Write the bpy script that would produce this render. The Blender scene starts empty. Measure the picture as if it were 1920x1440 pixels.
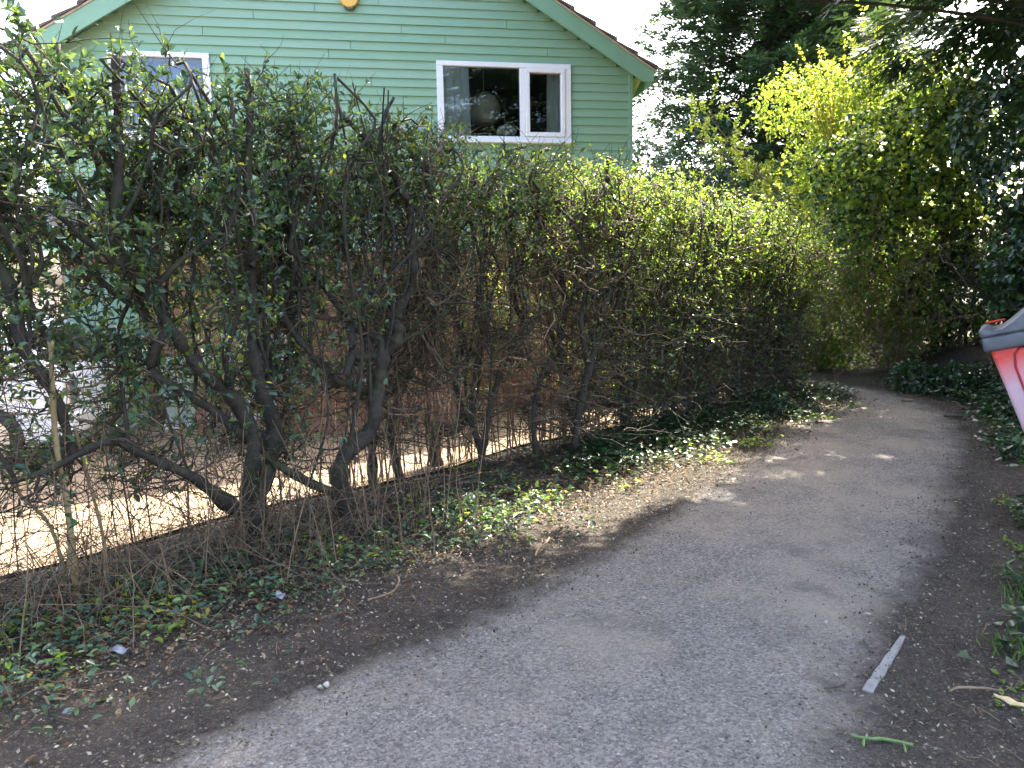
import bpy, bmesh, math, random
import numpy as np
from mathutils import Vector, Matrix

random.seed(7)
rng = np.random.default_rng(11)
scn = bpy.context.scene
COL = scn.collection

# ------------------------------------------------------------------ camera, sky, sun, exposure
F = 1440.0                                            # focal length in pixels of the 1920 px wide photograph
EYE = np.array([0.0, 0.0, 1.6])
_p, _r = math.radians(-7.9), math.radians(1.0)
_f = np.array([0, math.cos(_p), math.sin(_p)]); _x = np.array([1.0, 0, 0]); _u = np.cross(_x, _f)
CR = math.cos(_r) * _x - math.sin(_r) * _u
CU = math.sin(_r) * _x + math.cos(_r) * _u
cd = bpy.data.cameras.new('camera'); cam = bpy.data.objects.new('camera', cd); COL.objects.link(cam)
cd.sensor_width = 36.0; cd.lens = 36.0 * F / 1920.0; cd.clip_start = 0.05; cd.clip_end = 2000
cam.matrix_world = Matrix([[CR[i], CU[i], -_f[i], EYE[i]] for i in range(3)] + [[0, 0, 0, 1]])
scn.camera = cam

SUN_EL, SUN_AZ = math.radians(51), math.radians(36)   # azimuth from +Y towards +X
TO_SUN = Vector((math.cos(SUN_EL) * math.sin(SUN_AZ), math.cos(SUN_EL) * math.cos(SUN_AZ), math.sin(SUN_EL)))
w = bpy.data.worlds.new('World'); scn.world = w; w.use_nodes = True
nt = w.node_tree; bg = nt.nodes['Background']
sky = nt.nodes.new('ShaderNodeTexSky'); sky.sky_type = 'NISHITA'; sky.sun_disc = False
sky.sun_elevation = SUN_EL; sky.sun_rotation = SUN_AZ; sky.air_density = 0.9; sky.dust_density = 5.0; sky.ozone_density = 1.0
nt.links.new(sky.outputs[0], bg.inputs[0]); bg.inputs[1].default_value = 0.15
sd = bpy.data.lights.new('sun', 'SUN'); sd.energy = 4.2; sd.angle = math.radians(0.5); sd.color = (1.0, 0.93, 0.80)
sun = bpy.data.objects.new('sun', sd); COL.objects.link(sun)
sun.rotation_euler = (-TO_SUN).to_track_quat('-Z', 'Y').to_euler(); sun.location = (20, 40, 60)
vs = scn.view_settings
scn.display_settings.display_device = 'sRGB'
vs.view_transform = 'Standard'; vs.look = 'None'; vs.gamma = 1.0; vs.use_curve_mapping = False
vs.exposure = 3.2
scn.cycles.use_denoising = True
scn.cycles.max_bounces = 8; scn.cycles.transmission_bounces = 6; scn.cycles.transparent_max_bounces = 8
scn.cycles.sample_clamp_indirect = 8.0

# ------------------------------------------------------------------ pixel helpers (a pixel gives a direction only)
def ray(px, py): return _f + CR * (px - 960) / F - CU * (py - 720) / F
def on_plane(px, py, p0, n):
    d = ray(px, py); n = np.array(n, float); return EYE + d * (((np.array(p0, float) - EYE) @ n) / (d @ n))
def on_ground(px, py, z=0.0): return on_plane(px, py, (0, 0, z), (0, 0, 1))
S2 = math.sqrt(0.5)
HC = 6.4                                               # the hedge runs along y = x + HC
def hedge_pt(px, py, b): return on_plane(px, py, (-b * S2, HC + b * S2, 0), (-S2, S2, 0))
def hedge_xyz(a, b, z): return np.stack([np.asarray(a) * S2 - np.asarray(b) * S2, HC + np.asarray(a) * S2 + np.asarray(b) * S2, np.asarray(z) + 0 * np.asarray(a)], -1)
def hedge_ab(P): return (P[..., 0] + P[..., 1] - HC) * S2, (P[..., 1] - P[..., 0] - HC) * S2

# ------------------------------------------------------------------ object helpers
def tag(o, label=None, cat=None, group=None, kind=None):
    if label: o['label'] = label
    if cat: o['category'] = cat
    if group: o['group'] = group
    if kind: o['kind'] = kind
    return o
def empty(name, loc=(0, 0, 0), rz=0.0, label=None, cat=None, group=None):
    o = bpy.data.objects.new(name, None); o.location = loc; o.rotation_euler = (0, 0, rz); o.empty_display_size = 0.1
    COL.objects.link(o); return tag(o, label, cat, group)
def link(name, me, mat, parent=None, smooth=False, loc=None):
    if mat is not None and not me.materials:
        for m in (mat if isinstance(mat, (list, tuple)) else [mat]): me.materials.append(m)
    if smooth: me.polygons.foreach_set('use_smooth', np.ones(len(me.polygons), bool))
    o = bpy.data.objects.new(name, me); COL.objects.link(o)
    if parent is not None: o.parent = parent
    if loc is not None: o.location = loc
    return o
def np_mesh(name, V, Q):
    V = np.ascontiguousarray(V, np.float32); Q = np.ascontiguousarray(Q, np.int32); k = Q.shape[1]
    me = bpy.data.meshes.new(name)
    me.vertices.add(len(V)); me.vertices.foreach_set('co', V.ravel())
    me.loops.add(Q.size); me.loops.foreach_set('vertex_index', Q.ravel())
    me.polygons.add(len(Q)); me.polygons.foreach_set('loop_start', np.arange(len(Q), dtype=np.int32) * k)
    me.update(calc_edges=True); return me
class MB:                                              # collects boxes and prisms, links them as one mesh
    def __init__(s): s.v = []; s.f = []
    def poly(s, vs_, fs): n = len(s.v); s.v += [tuple(v) for v in vs_]; s.f += [tuple(n + i for i in f) for f in fs]; return s
    def box(s, x0, x1, y0, y1, z0, z1):
        return s.poly([(x0, y0, z0), (x1, y0, z0), (x1, y1, z0), (x0, y1, z0), (x0, y0, z1), (x1, y0, z1), (x1, y1, z1), (x0, y1, z1)],
                      [(0, 3, 2, 1), (4, 5, 6, 7), (0, 1, 5, 4), (1, 2, 6, 5), (2, 3, 7, 6), (3, 0, 4, 7)])
    def prism(s, pts, axis, a0, a1):                    # closed outline extruded along an axis
        n = len(pts)
        def P(p, a): return {'x': (a, p[0], p[1]), 'y': (p[0], a, p[1]), 'z': (p[0], p[1], a)}[axis]
        vs_ = [P(p, a0) for p in pts] + [P(p, a1) for p in pts]
        fs = [tuple(range(n)), tuple(range(2 * n - 1, n - 1, -1))] + [(i, i + n, (i + 1) % n + n, (i + 1) % n) for i in range(n)]
        return s.poly(vs_, fs)
    def build(s, name, mat, parent=None, bevel=0.0, seg=1, smooth=False, loc=None, bevel_angle=0.5):
        me = bpy.data.meshes.new(name); me.from_pydata(s.v, [], s.f); bm = bmesh.new(); bm.from_mesh(me)
        bmesh.ops.recalc_face_normals(bm, faces=bm.faces)
        if bevel:
            es = [e for e in bm.edges if len(e.link_faces) == 2 and e.calc_face_angle(0) > bevel_angle]
            bmesh.ops.bevel(bm, geom=es, offset=bevel, segments=seg, affect='EDGES', profile=0.5)
        bm.to_mesh(me); bm.free(); return link(name, me, mat, parent, smooth, loc)

def unit(v): return v / np.maximum(np.linalg.norm(v, axis=-1, keepdims=True), 1e-9)
def rnd_dir(n): return unit(rng.normal(size=(n, 3)))
def tubes(P, R, k):
    """P (N,m,3) centre lines, R (N,m) radii -> vertices and quads of k-sided tubes."""
    P = np.asarray(P, float); R = np.asarray(R, float); N, m, _ = P.shape
    T = unit(np.gradient(P, axis=1)); ref = np.where(np.abs(T[:, :1, 2:3]) > 0.8, np.array([1.0, 0, 0]), np.array([0, 0, 1.0]))
    e1 = unit(np.cross(T, np.broadcast_to(ref, T.shape))); e2 = np.cross(T, e1)
    a = np.arange(k) * 2 * math.pi / k
    V = P[:, :, None] + R[:, :, None, None] * (np.cos(a)[:, None] * e1[:, :, None] + np.sin(a)[:, None] * e2[:, :, None])
    base = (np.arange(N) * m * k)[:, None, None]; j = np.arange(m - 1)[None, :, None] * k; i = np.arange(k)[None, None]; i2 = (i + 1) % k
    Q = np.stack(np.broadcast_arrays(base + j + i, base + j + i2, base + j + k + i2, base + j + k + i), -1)
    return V.reshape(-1, 3), Q.reshape(-1, 4)
def walk(P0, D, L, m, jit, bias=(0, 0, 0)):
    N = len(P0); P = np.empty((N, m, 3)); P[:, 0] = P0; d = unit(np.asarray(D, float)); st = (np.asarray(L) / (m - 1)).reshape(-1, 1)
    for i in range(1, m):
        d = unit(d + rng.normal(size=(N, 3)) * jit + np.array(bias)); P[:, i] = P[:, i - 1] + d * st
    return P
OVAL = (0.34, 0.5, 0.74, 0.38); IVY = (0.10, 0.52, 0.52, 0.36); LANCE = (0.3, 0.5, 0.7, 0.34); BLADE = (0.25, 0.5, 0.6, 0.4)
def leaves(pos, axis, nrm, L, wr, prof=OVAL, fold=0.25, droop=0.15):
    """one six-cornered folded blade per leaf: two quads either side of the midrib"""
    pos = np.asarray(pos, float); N = len(pos); ax = unit(np.asarray(axis, float)); nr = np.asarray(nrm, float)
    nr = unit(nr - (nr * ax).sum(-1, keepdims=True) * ax + 1e-6); sd_ = np.cross(ax, nr)
    L = np.broadcast_to(np.asarray(L, float), (N,))[:, None]; W = L * np.broadcast_to(np.asarray(wr, float), (N,))[:, None]
    t1, w1, t2, w2 = prof; up = nr * W * fold
    b = pos; tip = pos + ax * L - nr * L * droop
    l1 = pos + ax * L * t1 + sd_ * W * w1 + up * 2 * w1; r1 = pos + ax * L * t1 - sd_ * W * w1 + up * 2 * w1
    l2 = pos + ax * L * t2 + sd_ * W * w2 + up * 2 * w2 - nr * L * droop * .4; r2 = pos + ax * L * t2 - sd_ * W * w2 + up * 2 * w2 - nr * L * droop * .4
    V = np.stack([b, l1, l2, tip, r2, r1], 1).reshape(-1, 3); o = (np.arange(N) * 6)[:, None]
    Q = np.concatenate([o + np.array([0, 1, 2, 3]), o + np.array([0, 3, 4, 5])], 0)
    return V, Q
def blades(pos, axis, nrm, L, wr):
    ax = unit(axis); nr = unit(nrm - (nrm * ax).sum(-1, keepdims=True) * ax + 1e-6); sd_ = np.cross(ax, nr); n = len(pos); L = np.broadcast_to(L, (n,))[:, None]
    V = np.stack([pos, pos + ax * L * .4 + sd_ * L * wr * .5, pos + ax * L - nr * L * .1, pos + ax * L * .4 - sd_ * L * wr * .5], 1).reshape(-1, 3); return V, (np.arange(n) * 4)[:, None] + np.arange(4)
class Geo:                                              # collects numpy pieces that share one part
    def __init__(s): s.V = []; s.Q = []; s.n = 0
    def add(s, VQ):
        V, Q = VQ; s.V.append(V); s.Q.append(Q + s.n); s.n += len(V); return s
    def build(s, name, mat, parent=None, smooth=False, kind='stuff'):
        if not s.V: return None
        o = link(name, np_mesh(name, np.concatenate(s.V), np.concatenate(s.Q)), mat, None, smooth)
        if parent is not None:                          # coordinates are in the world: undo the parent's placement
            o.parent = parent; o.matrix_parent_inverse = parent_inv(parent)
        if kind: o['kind'] = kind
        return o
def parent_inv(p): return (Matrix.Translation(p.location) @ Matrix.Rotation(p.rotation_euler[2], 4, 'Z')).inverted()

# ------------------------------------------------------------------ materials
def nodes(name):
    m = bpy.data.materials.new(name); m.use_nodes = True; t = m.node_tree
    return m, t, t.nodes['Principled BSDF'], t.nodes['Material Output']
def N(t, typ, **kw):
    n = t.nodes.new(typ)
    for k, v in kw.items():
        if k in n.inputs: n.inputs[k].default_value = v
        else: setattr(n, k, v)
    return n
def ramp(t, fac, stops):
    r = t.nodes.new('ShaderNodeValToRGB'); e = r.color_ramp.elements
    while len(e) < len(stops): e.new(0.5)
    for q, (p, c) in zip(e, stops): q.position = p; q.color = (*c, 1) if len(c) == 3 else c
    t.links.new(fac, r.inputs[0]); return r.outputs[0]
def mix(t, fac, a, b, mode='MIX'):
    n = t.nodes.new('ShaderNodeMix'); n.data_type = 'RGBA'; n.blend_type = mode
    for s, v in ((n.inputs[0], fac), (n.inputs[6], a), (n.inputs[7], b)):
        if isinstance(v, (int, float)): s.default_value = v
        elif isinstance(v, tuple): s.default_value = (*v, 1)
        else: t.links.new(v, s)
    return n.outputs[2]
def noise(t, vec, scale, detail=4, rough=0.55): 
    n = N(t, 'ShaderNodeTexNoise', Scale=scale, Detail=detail, Roughness=rough); t.links.new(vec, n.inputs['Vector']); return n.outputs[0]
def bump(t, b, h, strength, dist):
    n = N(t, 'ShaderNodeBump', Strength=strength, Distance=dist); t.links.new(h, n.inputs['Height']); t.links.new(n.outputs[0], b.inputs['Normal'])
def pos_out(t): return t.nodes.new('ShaderNodeNewGeometry').outputs['Position']
def obj_out(t): return t.nodes.new('ShaderNodeTexCoord').outputs['Object']
def simple(name, col, rough=0.6, var=0.15, scale=30, metallic=0.0, bmp=0.0, spec=0.5):
    m, t, b, _ = nodes(name); v = obj_out(t); n = noise(t, v, scale, 5)
    c = ramp(t, n, [(0.3, tuple(x * (1 - var) for x in col)), (0.7, tuple(min(1, x * (1 + var)) for x in col))])
    t.links.new(c, b.inputs['Base Color']); b.inputs['Roughness'].default_value = rough; b.inputs['Metallic'].default_value = metallic
    b.inputs['Specular IOR Level'].default_value = spec
    if bmp: bump(t, b, n, bmp, 0.01)
    return m
def leafmat(name, stops, trans, rough=0.38, tcol=(1.0, 1.0, 0.35), spec=0.5):
    """leaf colour drawn per leaf, some light passing through the blade"""
    m, t, b, out = nodes(name); g = t.nodes.new('ShaderNodeNewGeometry'); c = ramp(t, g.outputs['Random Per Island'], stops)
    t.links.new(c, b.inputs['Base Color']); b.inputs['Roughness'].default_value = rough; b.inputs['Specular IOR Level'].default_value = spec
    tr = t.nodes.new('ShaderNodeBsdfTranslucent'); c2 = mix(t, 1.0, c, tcol, 'MULTIPLY')
    c3 = mix(t, 0.6, c2, (1, 1, 1), 'ADD') if False else c2
    br = N(t, 'ShaderNodeBrightContrast', Bright=0.0); t.links.new(c3, br.inputs[0])
    gm = N(t, 'ShaderNodeGamma', Gamma=0.75); t.links.new(br.outputs[0], gm.inputs[0]); t.links.new(gm.outputs[0], tr.inputs[0])
    mx = t.nodes.new('ShaderNodeMixShader'); mx.inputs[0].default_value = trans
    t.links.new(b.outputs[0], mx.inputs[1]); t.links.new(tr.outputs[0], mx.inputs[2]); t.links.new(mx.outputs[0], out.inputs[0]); return m
def barkmat(name, dark, light, moss, moss_amt=0.5, scale=14):
    m, t, b, _ = nodes(name); v = pos_out(t); n = noise(t, v, scale, 6, 0.65); n2 = noise(t, v, 3.5, 3)
    c = ramp(t, n, [(0.3, dark), (0.72, light)])
    mk = ramp(t, n2, [(0.62 - 0.25 * moss_amt, (0, 0, 0)), (0.85 - 0.25 * moss_amt, (1, 1, 1))])
    t.links.new(mix(t, mk, c, moss), b.inputs['Base Color']); b.inputs['Roughness'].default_value = 0.85; bump(t, b, n, 0.8, 0.01); return m

M = {}
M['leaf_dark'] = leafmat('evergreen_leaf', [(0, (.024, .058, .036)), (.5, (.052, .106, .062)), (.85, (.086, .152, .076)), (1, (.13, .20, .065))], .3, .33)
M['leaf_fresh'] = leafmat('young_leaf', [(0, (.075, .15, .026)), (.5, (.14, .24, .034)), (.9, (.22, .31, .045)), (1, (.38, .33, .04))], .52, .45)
M['leaf_lime'] = leafmat('spring_leaf', [(0, (.09, .17, .025)), (.5, (.19, .28, .04)), (1, (.36, .40, .06))], .55, .5)
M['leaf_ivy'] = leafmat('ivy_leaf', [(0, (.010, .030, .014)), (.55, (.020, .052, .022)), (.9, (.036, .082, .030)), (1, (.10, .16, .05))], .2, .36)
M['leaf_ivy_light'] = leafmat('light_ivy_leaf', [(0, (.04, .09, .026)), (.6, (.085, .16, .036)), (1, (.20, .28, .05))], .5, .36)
M['leaf_yellow'] = leafmat('yellow_bud', [(0, (.22, .25, .03)), (1, (.45, .42, .05))], .45, .5)
M['leaf_dead'] = leafmat('dead_leaf', [(0, (.055, .034, .02)), (.5, (.14, .085, .045)), (.9, (.26, .17, .09)), (1, (.36, .30, .2))], .25, .7, (1, .8, .5), .2)
M['chip'] = leafmat('soil_chip', [(0, (.03, .025, .02)), (.45, (.10, .085, .06)), (.85, (.20, .172, .13)), (1, (.34, .31, .26))], 0.05, .9, spec=.1)
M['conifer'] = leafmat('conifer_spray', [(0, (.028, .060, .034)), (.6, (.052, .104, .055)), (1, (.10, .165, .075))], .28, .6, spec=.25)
M['conifer_dark'] = leafmat('conifer_spray_shaded', [(0, (.012, .030, .016)), (.6, (.022, .05, .022)), (1, (.05, .085, .026))], .22, .6, spec=.2)  # darker copy of the conifer spray, shade put into its colour
M['grass'] = leafmat('grass_blade', [(0, (.05, .11, .02)), (1, (.13, .24, .04))], .4, .5)
M['bark'] = barkmat('hedge_bark', (.012, .010, .008), (.058, .046, .034), (.050, .054, .018), .4, 22)
M['twig'] = barkmat('hedge_twig', (.024, .019, .014), (.095, .072, .052), (.07, .066, .04), .3, 25)
M['twig_pale'] = barkmat('dry_twig', (.105, .064, .038), (.27, .185, .115), (.16, .12, .07), .3, 25)
M['cane'] = barkmat('cane_bark', (.20, .135, .06), (.34, .25, .13), (.22, .19, .08), .3, 10)
M['trunk'] = barkmat('tree_bark', (.035, .028, .021), (.12, .095, .07), (.06, .075, .03), .4, 9)

# painted boards
m, t, b, _ = nodes('green_paint'); v = obj_out(t)
mp = N(t, 'ShaderNodeMapping'); mp.inputs['Scale'].default_value = (1.2, 8, 22); t.links.new(pos_out(t), mp.inputs[0])
n1 = noise(t, mp.outputs[0], 3.0, 6, .65); n2 = noise(t, pos_out(t), 1.1, 3)
oi = t.nodes.new('ShaderNodeObjectInfo')
c = ramp(t, n1, [(.25, (.190, .325, .215)), (.5, (.235, .390, .265)), (.8, (.285, .435, .31))])
c = mix(t, n2, c, mix(t, oi.outputs['Random'], (.205, .365, .225), (.265, .405, .305)))
t.links.new(c, b.inputs['Base Color']); b.inputs['Roughness'].default_value = .55; bump(t, b, n1, .25, .004); M['paint'] = m
M['paint_plain'] = simple('green_gloss_paint', (.21, .375, .25), .45, .06, 6)
M['soffit'] = simple('reflected_light_soffit', (.42, .50, .16), .6, .06, 6)  # yellow-green of reflected light put into the soffit colour
M['upvc'] = simple('white_upvc', (.80, .80, .83), .28, .02, 4)
M['mortar'] = simple('verge_mortar', (.42, .33, .22), .9, .2, 30, bmp=.4)
M['gutter'] = simple('black_gutter', (.03, .03, .032), .35, .1)
m, t, b, _ = nodes('roof_tile'); v = pos_out(t); n1 = noise(t, v, 9, 6, .7); n2 = noise(t, v, 45, 4)
c = ramp(t, n1, [(.3, (.070, .055, .050)), (.55, (.125, .10, .092)), (.72, (.20, .175, .15))])
c = mix(t, ramp(t, n2, [(.6, (0, 0, 0)), (.75, (1, 1, 1))]), c, (.30, .29, .25)); t.links.new(c, b.inputs['Base Color']); b.inputs['Roughness'].default_value = .9; bump(t, b, n2, .5, .01); M['tile'] = m
m, t, b, _ = nodes('brick'); oi = t.nodes.new('ShaderNodeObjectInfo'); v = pos_out(t); n1 = noise(t, v, 18, 5); g = t.nodes.new('ShaderNodeNewGeometry')
c = ramp(t, g.outputs['Random Per Island'], [(0, (.22, .095, .062)), (1, (.36, .17, .115))]); c = mix(t, oi.outputs['Random'], c, (.36, .165, .11)); c = mix(t, n1, c, (.28, .15, .11))
t.links.new(c, b.inputs['Base Color']); b.inputs['Roughness'].default_value = .9; bump(t, b, n1, .4, .006); M['brick'] = m
M['mortar_grey'] = simple('brick_mortar', (.34, .31, .27), .95, .12, 40)
m, t, b, out = nodes('window_glass')
gl = t.nodes.new('ShaderNodeBsdfGlossy'); gl.inputs['Roughness'].default_value = .01; tp = t.nodes.new('ShaderNodeBsdfTransparent'); tp.inputs[0].default_value = (.86, .9, .9, 1)
fr = N(t, 'ShaderNodeFresnel', IOR=1.52); mx = t.nodes.new('ShaderNodeMixShader'); mu = N(t, 'ShaderNodeMath', operation='MULTIPLY'); mu.inputs[1].default_value = 1.5
t.links.new(fr.outputs[0], mu.inputs[0]); t.links.new(mu.outputs[0], mx.inputs[0]); t.links.new(tp.outputs[0], mx.inputs[1]); t.links.new(gl.outputs[0], mx.inputs[2]); t.links.new(mx.outputs[0], out.inputs[0]); M['glass'] = m
M['room_blue'] = simple('dark_blue_wall', (.020, .060, .115), .8, .08, 3)
M['curtain'] = leafmat('curtain_cloth', [(0, (.76, .79, .77)), (1, (.80, .82, .80))], .35, .9, (1, 1, 1), .1)
M['paper'] = simple('lantern_paper', (.48, .42, .33), .9, .12, 25)
M['petal'] = simple('white_petal', (.82, .83, .84), .7, .08, 40)
M['red_cloth'] = simple('dark_red_cloth', (.20, .012, .02), .8, .3, 20)
M['wood_frame'] = simple('pale_frame', (.40, .33, .25), .6, .1, 20)
M['blind'] = simple('blue_blind', (.10, .17, .55), .6, .05, 5)
M['black'] = simple('black_rubber', (.015, .015, .017), .6, .2, 20)
M['white_car'] = simple('white_car_paint', (.74, .76, .80), .2, .02, 3)
M['car_glass'] = simple('dark_car_glass', (.02, .025, .03), .05, .05, 3)
M['chrome'] = simple('wheel_alloy', (.45, .46, .48), .3, .05, 8, metallic=.9)
M['pale_green'] = simple('pale_green_plastic', (.33, .43, .36), .5, .05, 5)
M['amber'] = simple('alarm_yellow', (.75, .43, .07), .35, .04, 5)
M['ink'] = simple('dark_print', (.06, .02, .015), .5, .05, 5)
M['grey_blue'] = simple('alarm_base', (.05, .09, .10), .4, .05, 5)

# ground: damp brown soil with leaf mould
def soil_color(t, v):
    n1 = noise(t, v, 1.3, 5, .6); n2 = noise(t, v, 22, 6, .7); n3 = noise(t, v, 90, 3, .7)
    c = ramp(t, n1, [(.3, (.034, .027, .023)), (.7, (.070, .057, .047))])
    c = mix(t, ramp(t, n2, [(.45, (0, 0, 0)), (.75, (1, 1, 1))]), c, (.095, .079, .063))
    c = mix(t, ramp(t, n3, [(.56, (0, 0, 0)), (.70, (.9, .9, .9))]), c, (.20, .178, .148))
    return c, n2, n3
m, t, b, _ = nodes('soil'); v = pos_out(t); c, n2, n3 = soil_color(t, v); t.links.new(c, b.inputs['Base Color']); b.inputs['Roughness'].default_value = .95
b.inputs['Specular IOR Level'].default_value = .15
ad = N(t, 'ShaderNodeMath', operation='ADD'); t.links.new(n2, ad.inputs[0]); t.links.new(n3, ad.inputs[1]); bump(t, b, ad.outputs[0], .9, .02); M['soil'] = m
# path: worn tarmac, soil drifting over its edges
m, t, b, _ = nodes('worn_tarmac'); v = pos_out(t); cs, s2, s3 = soil_color(t, v)
vo = N(t, 'ShaderNodeTexVoronoi', Scale=105.0); t.links.new(v, vo.inputs['Vector'])
sp = t.nodes.new('ShaderNodeSeparateColor'); t.links.new(vo.outputs['Color'], sp.inputs[0])
agg = ramp(t, sp.outputs[0], [(0, (.070, .064, .062)), (.3, (.175, .164, .158)), (.8, (.32, .302, .288)), (.985, (.40, .38, .36)), (1, (.62, .60, .56))])
nb = noise(t, v, .9, 5, .6); nm = noise(t, v, 5, 5, .65); nf = noise(t, v, 160, 3, .6)
c = mix(t, .38, agg, ramp(t, nm, [(.3, (.15, .139, .133)), (.7, (.29, .266, .247))]))
c = mix(t, ramp(t, nb, [(.48, (0, 0, 0)), (.70, (.85, .85, .85))]), c, (.36, .315, .265))     # dusty worn patches
nd = noise(t, v, 1.7, 6, .7); c = mix(t, ramp(t, nd, [(.54, (0, 0, 0)), (.66, (.42, .42, .42))]), c, (.095, .088, .086))      # damp and repaired areas
c = mix(t, ramp(t, noise(t, v, 3.3, 7, .75), [(.60, (0, 0, 0)), (.72, (.5, .5, .5))]), c, (.22, .165, .115))                   # trodden-in soil
c = mix(t, 1.0, c, (1.0, .965, .925), 'MULTIPLY')
at = N(t, 'ShaderNodeAttribute', attribute_name='edge')
e1 = N(t, 'ShaderNodeMath', operation='ADD'); t.links.new(at.outputs['Fac'], e1.inputs[0])
e2 = N(t, 'ShaderNodeMath', operation='MULTIPLY_ADD'); t.links.new(noise(t, v, 2.2, 7, .72), e2.inputs[0]); e2.inputs[1].default_value = 2.0; e2.inputs[2].default_value = -1.0; t.links.new(e2.outputs[0], e1.inputs[1])
ek = ramp(t, e1.outputs[0], [(.30, (0, 0, 0)), (.62, (.45, .45, .45)), (1.0, (1, 1, 1))])
c = mix(t, ek, c, cs); t.links.new(c, b.inputs['Base Color']); b.inputs['Roughness'].default_value = .92; b.inputs['Specular IOR Level'].default_value = .2
h = N(t, 'ShaderNodeMath', operation='MULTIPLY_ADD'); t.links.new(vo.outputs['Distance'], h.inputs[0]); h.inputs[1].default_value = -1.2; t.links.new(nf, h.inputs[2])
bump(t, b, h.outputs[0], 1.0, .014); M['tarmac'] = m
# drive: pale blockwork
m, t, b, _ = nodes('drive_concrete'); v = pos_out(t); n1 = noise(t, v, 1.5, 5); n2 = noise(t, v, 60, 4)
c = ramp(t, n1, [(.3, (.21, .142, .082)), (.7, (.28, .195, .115))]); c = mix(t, ramp(t, n2, [(.5, (0, 0, 0)), (.8, (.5, .5, .5))]), c, (.17, .12, .08))
t.links.new(c, b.inputs['Base Color']); b.inputs['Roughness'].default_value = .95; bump(t, b, n2, .4, .005); M['drive'] = m
M['concrete'] = simple('edging_concrete', (.20, .192, .185), .9, .2, 25, bmp=.3)
M['stone'] = simple('pebble_stone', (.32, .29, .25), .85, .25, 60)
M['stone_white'] = simple('pale_stone', (.36, .34, .31), .8, .1, 60)

# ------------------------------------------------------------------ ground, path, drive
PL = np.array([(-3.1, -3), (-2.6, -1), (-2.3, .6), (-1.75, 1.7), (-1.32, 2.36), (-.95, 2.80), (-.36, 3.35), (.17, 3.96), (.72, 4.63), (1.53, 5.86), (2.38, 7.16), (3.25, 9.0), (3.78, 10.1), (3.85, 10.7), (3.3, 11.35), (2.2, 12.0), (.5, 12.8)])
PR = np.array([(.1, -3), (.35, -1), (.75, .6), (1.0, 1.6), (1.20, 2.3), (1.45, 2.80), (1.88, 3.43), (2.40, 4.1), (3.04, 5.06), (3.75, 6.2), (4.45, 7.3), (4.98, 8.7), (5.05, 9.8), (4.80, 10.8), (4.2, 11.7), (3.1, 12.9), (1.2, 14.2)])
def resample(P, n):
    d = np.r_[0, np.cumsum(np.linalg.norm(np.diff(P, axis=0), axis=1))]; s = np.linspace(0, d[-1], n)
    # Catmull-Rom through the corners
    out = []
    for q in s:
        i = min(max(np.searchsorted(d, q) - 1, 0), len(P) - 2); u = (q - d[i]) / (d[i + 1] - d[i])
        p0, p1, p2, p3 = P[max(i - 1, 0)], P[i], P[i + 1], P[min(i + 2, len(P) - 1)]
        out.append(.5 * (2 * p1 + (p2 - p0) * u + (2 * p0 - 5 * p1 + 4 * p2 - p3) * u * u + (3 * p1 - p0 - 3 * p2 + p3) * u ** 3))
    return np.array(out)
def sstep(a, b, x): q = np.clip((x - a) / (b - a), 0, 1); return q * q * (3 - 2 * q)
_PR = resample(PR, 120); _PL = resample(PL, 120)
def xr(y): return np.interp(y, _PR[:100, 1], _PR[:100, 0])
def height(x, y):
    x = np.asarray(x, float); y = np.asarray(y, float); bb = (y - x - HC) * S2
    drive = -.20 * sstep(.5, 2.2, bb) * (1 - sstep(3.0, 6.0, x))
    bank = .55 * sstep(.5, 3.2, x - xr(np.clip(y, -3, 11))) * sstep(2.5, 6.0, y) * (1 - sstep(30, 60, np.hypot(x, y)))
    mound = .10 * np.exp(-((bb + .25) / .45) ** 2) * (1 - sstep(5.2, 6.5, (x + y - HC) * S2))
    return drive + bank + mound - .012
ax_ = np.unique(np.r_[np.linspace(-400, -20, 12), np.linspace(-20, -6, 15), np.linspace(-6, 9, 101), np.linspace(9, 25, 17), np.linspace(25, 400, 12)])
ay_ = np.unique(np.r_[np.linspace(-400, -20, 12), np.linspace(-20, -4, 9), np.linspace(-4, 15, 127), np.linspace(15, 30, 16), np.linspace(30, 500, 14)])
X, Y = np.meshgrid(ax_, ay_); nx, ny = len(ax_), len(ay_)
Z = height(X, Y); near = (X > -6) & (X < 9) & (Y > 0) & (Y < 15)
Z = Z - near * .012 * rng.random(Z.shape)
i = np.arange(nx - 1)[None] + np.arange(ny - 1)[:, None] * nx
ground = link('ground', np_mesh('ground', np.stack([X, Y, Z], -1).reshape(-1, 3), np.stack([i, i + 1, i + 1 + nx, i + nx], -1).reshape(-1, 4)), M['soil'], smooth=True)
tag(ground, 'brown soil ground around the footpath and under the trees', 'ground', kind='structure')
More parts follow.
